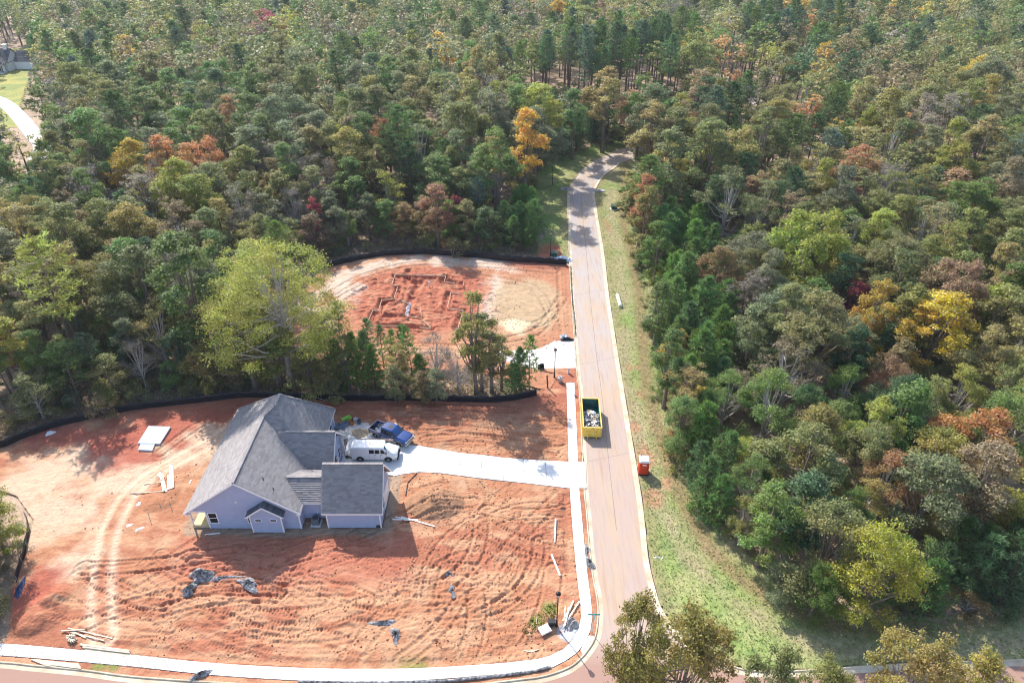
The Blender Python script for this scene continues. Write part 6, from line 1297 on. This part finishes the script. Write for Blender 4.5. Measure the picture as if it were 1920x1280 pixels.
for (kind, v, x, y, h, r, col, _, _) in REST:
    V, F, var, mi, h0, r0 = PROTO[kind, rs.randint(4), int(y > 190)]
    a = rs.uniform(0, 6.28); ca, sa = math.cos(a), math.sin(a); q = V * (r / r0, r / r0, h / h0); z = float(-.25 + smooth(150, 420, y) * 4 * (fbm(np.array(x), np.array(y), 160, 3) - .5) * smooth(60, 140, abs(x - 40)))
    VV.append(np.stack([q[:, 0] * ca - q[:, 1] * sa + x, q[:, 0] * sa + q[:, 1] * ca + y, q[:, 2] + z], 1)); FF.append(F + off); off += len(V)
    c = np.array(PAL[col]) * rs.uniform(.82, 1.2); TT.append(np.tile(c, (len(V), 1))); LV.append(.5 + (var - .5) * (.7 if y < 190 else .35)); MI.append(mi)
if VV:
    o = link('far_woods', np_mesh('far_woods', np.concatenate(VV), np.concatenate(FF), [M_LEAFA, M_BARK], [('tone', np.concatenate(TT)), ('leafvar', np.concatenate(LV))], mi=np.concatenate(MI)))
    tag(o, 'mixed autumn woods stretching away towards the top of the picture', 'woods', kind='stuff')

# ------------------------------------------------------------------ grass and undergrowth
def soil_zs(x, y):
    z = np.full(x.shape, -.14)
    for (gx, gy, Z), poly in FIELDS:
        k = inside(x, y, poly); i = np.clip(((x - gx[0]) / (gx[1] - gx[0])).astype(int), 0, len(gx) - 1); j = np.clip(((y - gy[0]) / (gy[1] - gy[0])).astype(int), 0, len(gy) - 1); z = np.where(k, Z[j, i], z)
    return z
def scatter(name, polys, n, size, cols, label, cat, zf, seed, dens=None, lay=.35):
    rs = np.random.RandomState(seed); P_ = []
    for poly, share in polys:
        xs = [p[0] for p in poly]; ys = [p[1] for p in poly]; m = int(n * share); x = rs.uniform(min(xs), max(xs), m * 3); y = rs.uniform(min(ys), max(ys), m * 3); k = inside(x, y, poly)
        if dens is not None: k &= rs.rand(len(x)) < dens(x, y)
        x, y = x[k][:m], y[k][:m]; P_.append(np.stack([x, y], 1))
    q = np.concatenate(P_); z = zf(q[:, 0], q[:, 1]); s = size * rs.uniform(.6, 1.5, len(q))
    C = np.c_[q, z + s * .3]; N = np.c_[rs.normal(size=(len(q), 2)), np.full(len(q), lay)]; V, F = leaves(C, N, s, s * .55, rs, True)
    ci = fbm(q[:, 0], q[:, 1], 4, seed, 3); c = np.array(cols)[np.clip(((ci - .25) * 2 * len(cols) + rs.normal(0, .7, len(q))).astype(int), 0, len(cols) - 1)]
    var = np.clip(np.stack([rs.normal(.5, .2, len(q)), rs.normal(.45, .2, len(q)), rs.rand(len(q))], 1), 0, 1)
    o = link(name, np_mesh(name, V, F, [M_LEAFA], [('tone', np.repeat(c, 3, 0)), ('leafvar', np.repeat(var, 3, 0))])); return tag(o, label, cat, kind='stuff')
vz = lambda x, y: .05
scatter('grass', [(VERGE_R, .8), (VERGE_L, .2)], 60000, .17, [(.19, .28, .085), (.24, .31, .10), (.36, .35, .16), (.27, .32, .11)], 'rough green and straw coloured grass on the road verges', 'grass', soil_zs, 5, lambda x, y: np.where(np.minimum(dist_line(x, y, KRc)[0], dist_line(x, y, KLc)[0]) > .5, 1, 0), 1.3)
STRIP = G([(545, 655), (620, 690), (760, 690), (900, 700), (1020, 735), (1000, 738), (900, 748), (650, 744), (540, 740), (455, 738), (470, 700)])
BACK = G([(-120, 850), (0, 832), (100, 795), (260, 760), (455, 738), (500, 690), (300, 670), (0, 740), (-120, 790)])
BACK2 = G([(560, 560), (597, 500), (720, 474), (870, 476), (1000, 484), (1000, 450), (860, 440), (700, 440), (560, 480)])
EDGE = [(x - 0.5, y) for x, y in WOODS_R] + [(x + 6, y + 4) for x, y in reversed(WOODS_R)]
scatter('undergrowth', [(STRIP, .22), (BACK, .33), (BACK2, .18), (EDGE, .27)], 52000, .28, [(.42, .31, .22), (.34, .25, .17), (.22, .20, .10), (.48, .38, .28), (.28, .25, .15)], 'dry brown brush and leaf litter under the trees', 'undergrowth', lambda x, y: -.14 + 0 * x, 6, None, 1.6)
WEED = G([(1005, 1152), (1040, 1128), (1045, 1170), (990, 1190), (975, 1182)])
scatter('weeds', [(WEED, 1)], 420, .17, [(.16, .20, .04), (.24, .24, .05), (.10, .15, .03)], 'patch of green weeds at the foot of the corner lamp', 'weeds', soil_zs, 7, None, .5)

# look-alikes outside the woods: told apart by their order in the heap or row
alike = {}
for o in COL.objects:
    if o.parent is None and o.get('label'): alike.setdefault(o['label'], []).append(o)
for lab, os_ in alike.items():
    if not 2 <= len(os_) <= 12: continue
    pp = {o.name: P(*o.location) for o in os_}; xs = [p[0] for p in pp.values()]; ys = [p[1] for p in pp.values()]; ax = 0 if max(xs) - min(xs) >= max(ys) - min(ys) else 1
    for k, o in enumerate(sorted(os_, key=lambda o: pp[o.name][ax])):
        o['label'] = lab + ', ' + (('leftmost', 'topmost')[ax] if k == 0 else ('rightmost', 'lowest')[ax] if k == len(os_) - 1 else ORD[k] + ' from ' + ('left', 'top')[ax])

# clods and crumbs of clay over both lots
rs = np.random.RandomState(31); cx = np.r_[rs.uniform(-64, 8, 15000), rs.uniform(-34, 9, 4500)]; cy = np.r_[rs.uniform(37, 77, 15000), rs.uniform(88, 119, 4500)]
k = (inside(cx, cy, LOT1) | inside(cx, cy, LOT2)) & (fbm(cx, cy, 3.0, 33, 3) > .47) & ((cx > -36) | (rs.rand(len(cx)) < .12) | (cy > 84) & (cx < -12))
for p in PADS: k &= ~inside(cx, cy, p)
cx, cy = cx[k], cy[k]; cz = soil_zs(cx, cy); s = .04 + .10 * rs.rand(len(cx)) ** 3; OCT = np.array([(1, 0, 0), (0, 1, 0), (-1, 0, 0), (0, -1, 0), (0, 0, .8), (0, 0, -.6)])
V = (OCT[None] * s[:, None, None] * rs.uniform(.6, 1.4, (len(cx), 6, 3)) + np.stack([cx, cy, cz + s * .2], 1)[:, None]).reshape(-1, 3)
F = (np.array([(0, 1, 4), (1, 2, 4), (2, 3, 4), (3, 0, 4), (1, 0, 5), (2, 1, 5), (3, 2, 5), (0, 3, 5)])[None] + 6 * np.arange(len(cx))[:, None, None]).reshape(-1, 3)
tn = np.array([CLAY, CLAY, (.43, .24, .14), (.46, .26, .155)])[rs.randint(0, 4, len(cx))]
tag(link('clay_clods', np_mesh('clay_clods', V, F, [M_SOIL], [('tone', np.repeat(tn, 6, 0))])), 'small clay clods scattered over the graded lots', 'clods', kind='stuff')

# ------------------------------------------------------------------ the air
hz_ = MB().box(-700, 700, -60, 900, -4, 63).build('haze', None); hm = bpy.data.materials.new('thin_haze'); hm.use_nodes = True; n = hm.node_tree; n.nodes.remove(n.nodes['Principled BSDF'])
pv = n.nodes.new('ShaderNodeVolumePrincipled'); pv.inputs['Color'].default_value = (.80, .88, 1.0, 1); pv.inputs['Density'].default_value = .00012; pv.inputs['Anisotropy'].default_value = .2
n.links.new(pv.outputs[0], n.nodes['Material Output'].inputs['Volume']); hz_.data.materials.clear(); hz_.data.materials.append(hm); tag(hz_, 'thin bluish haze over the woods', 'haze', kind='stuff')
S.cycles.volume_bounces = 0; S.cycles.volume_max_steps = 64
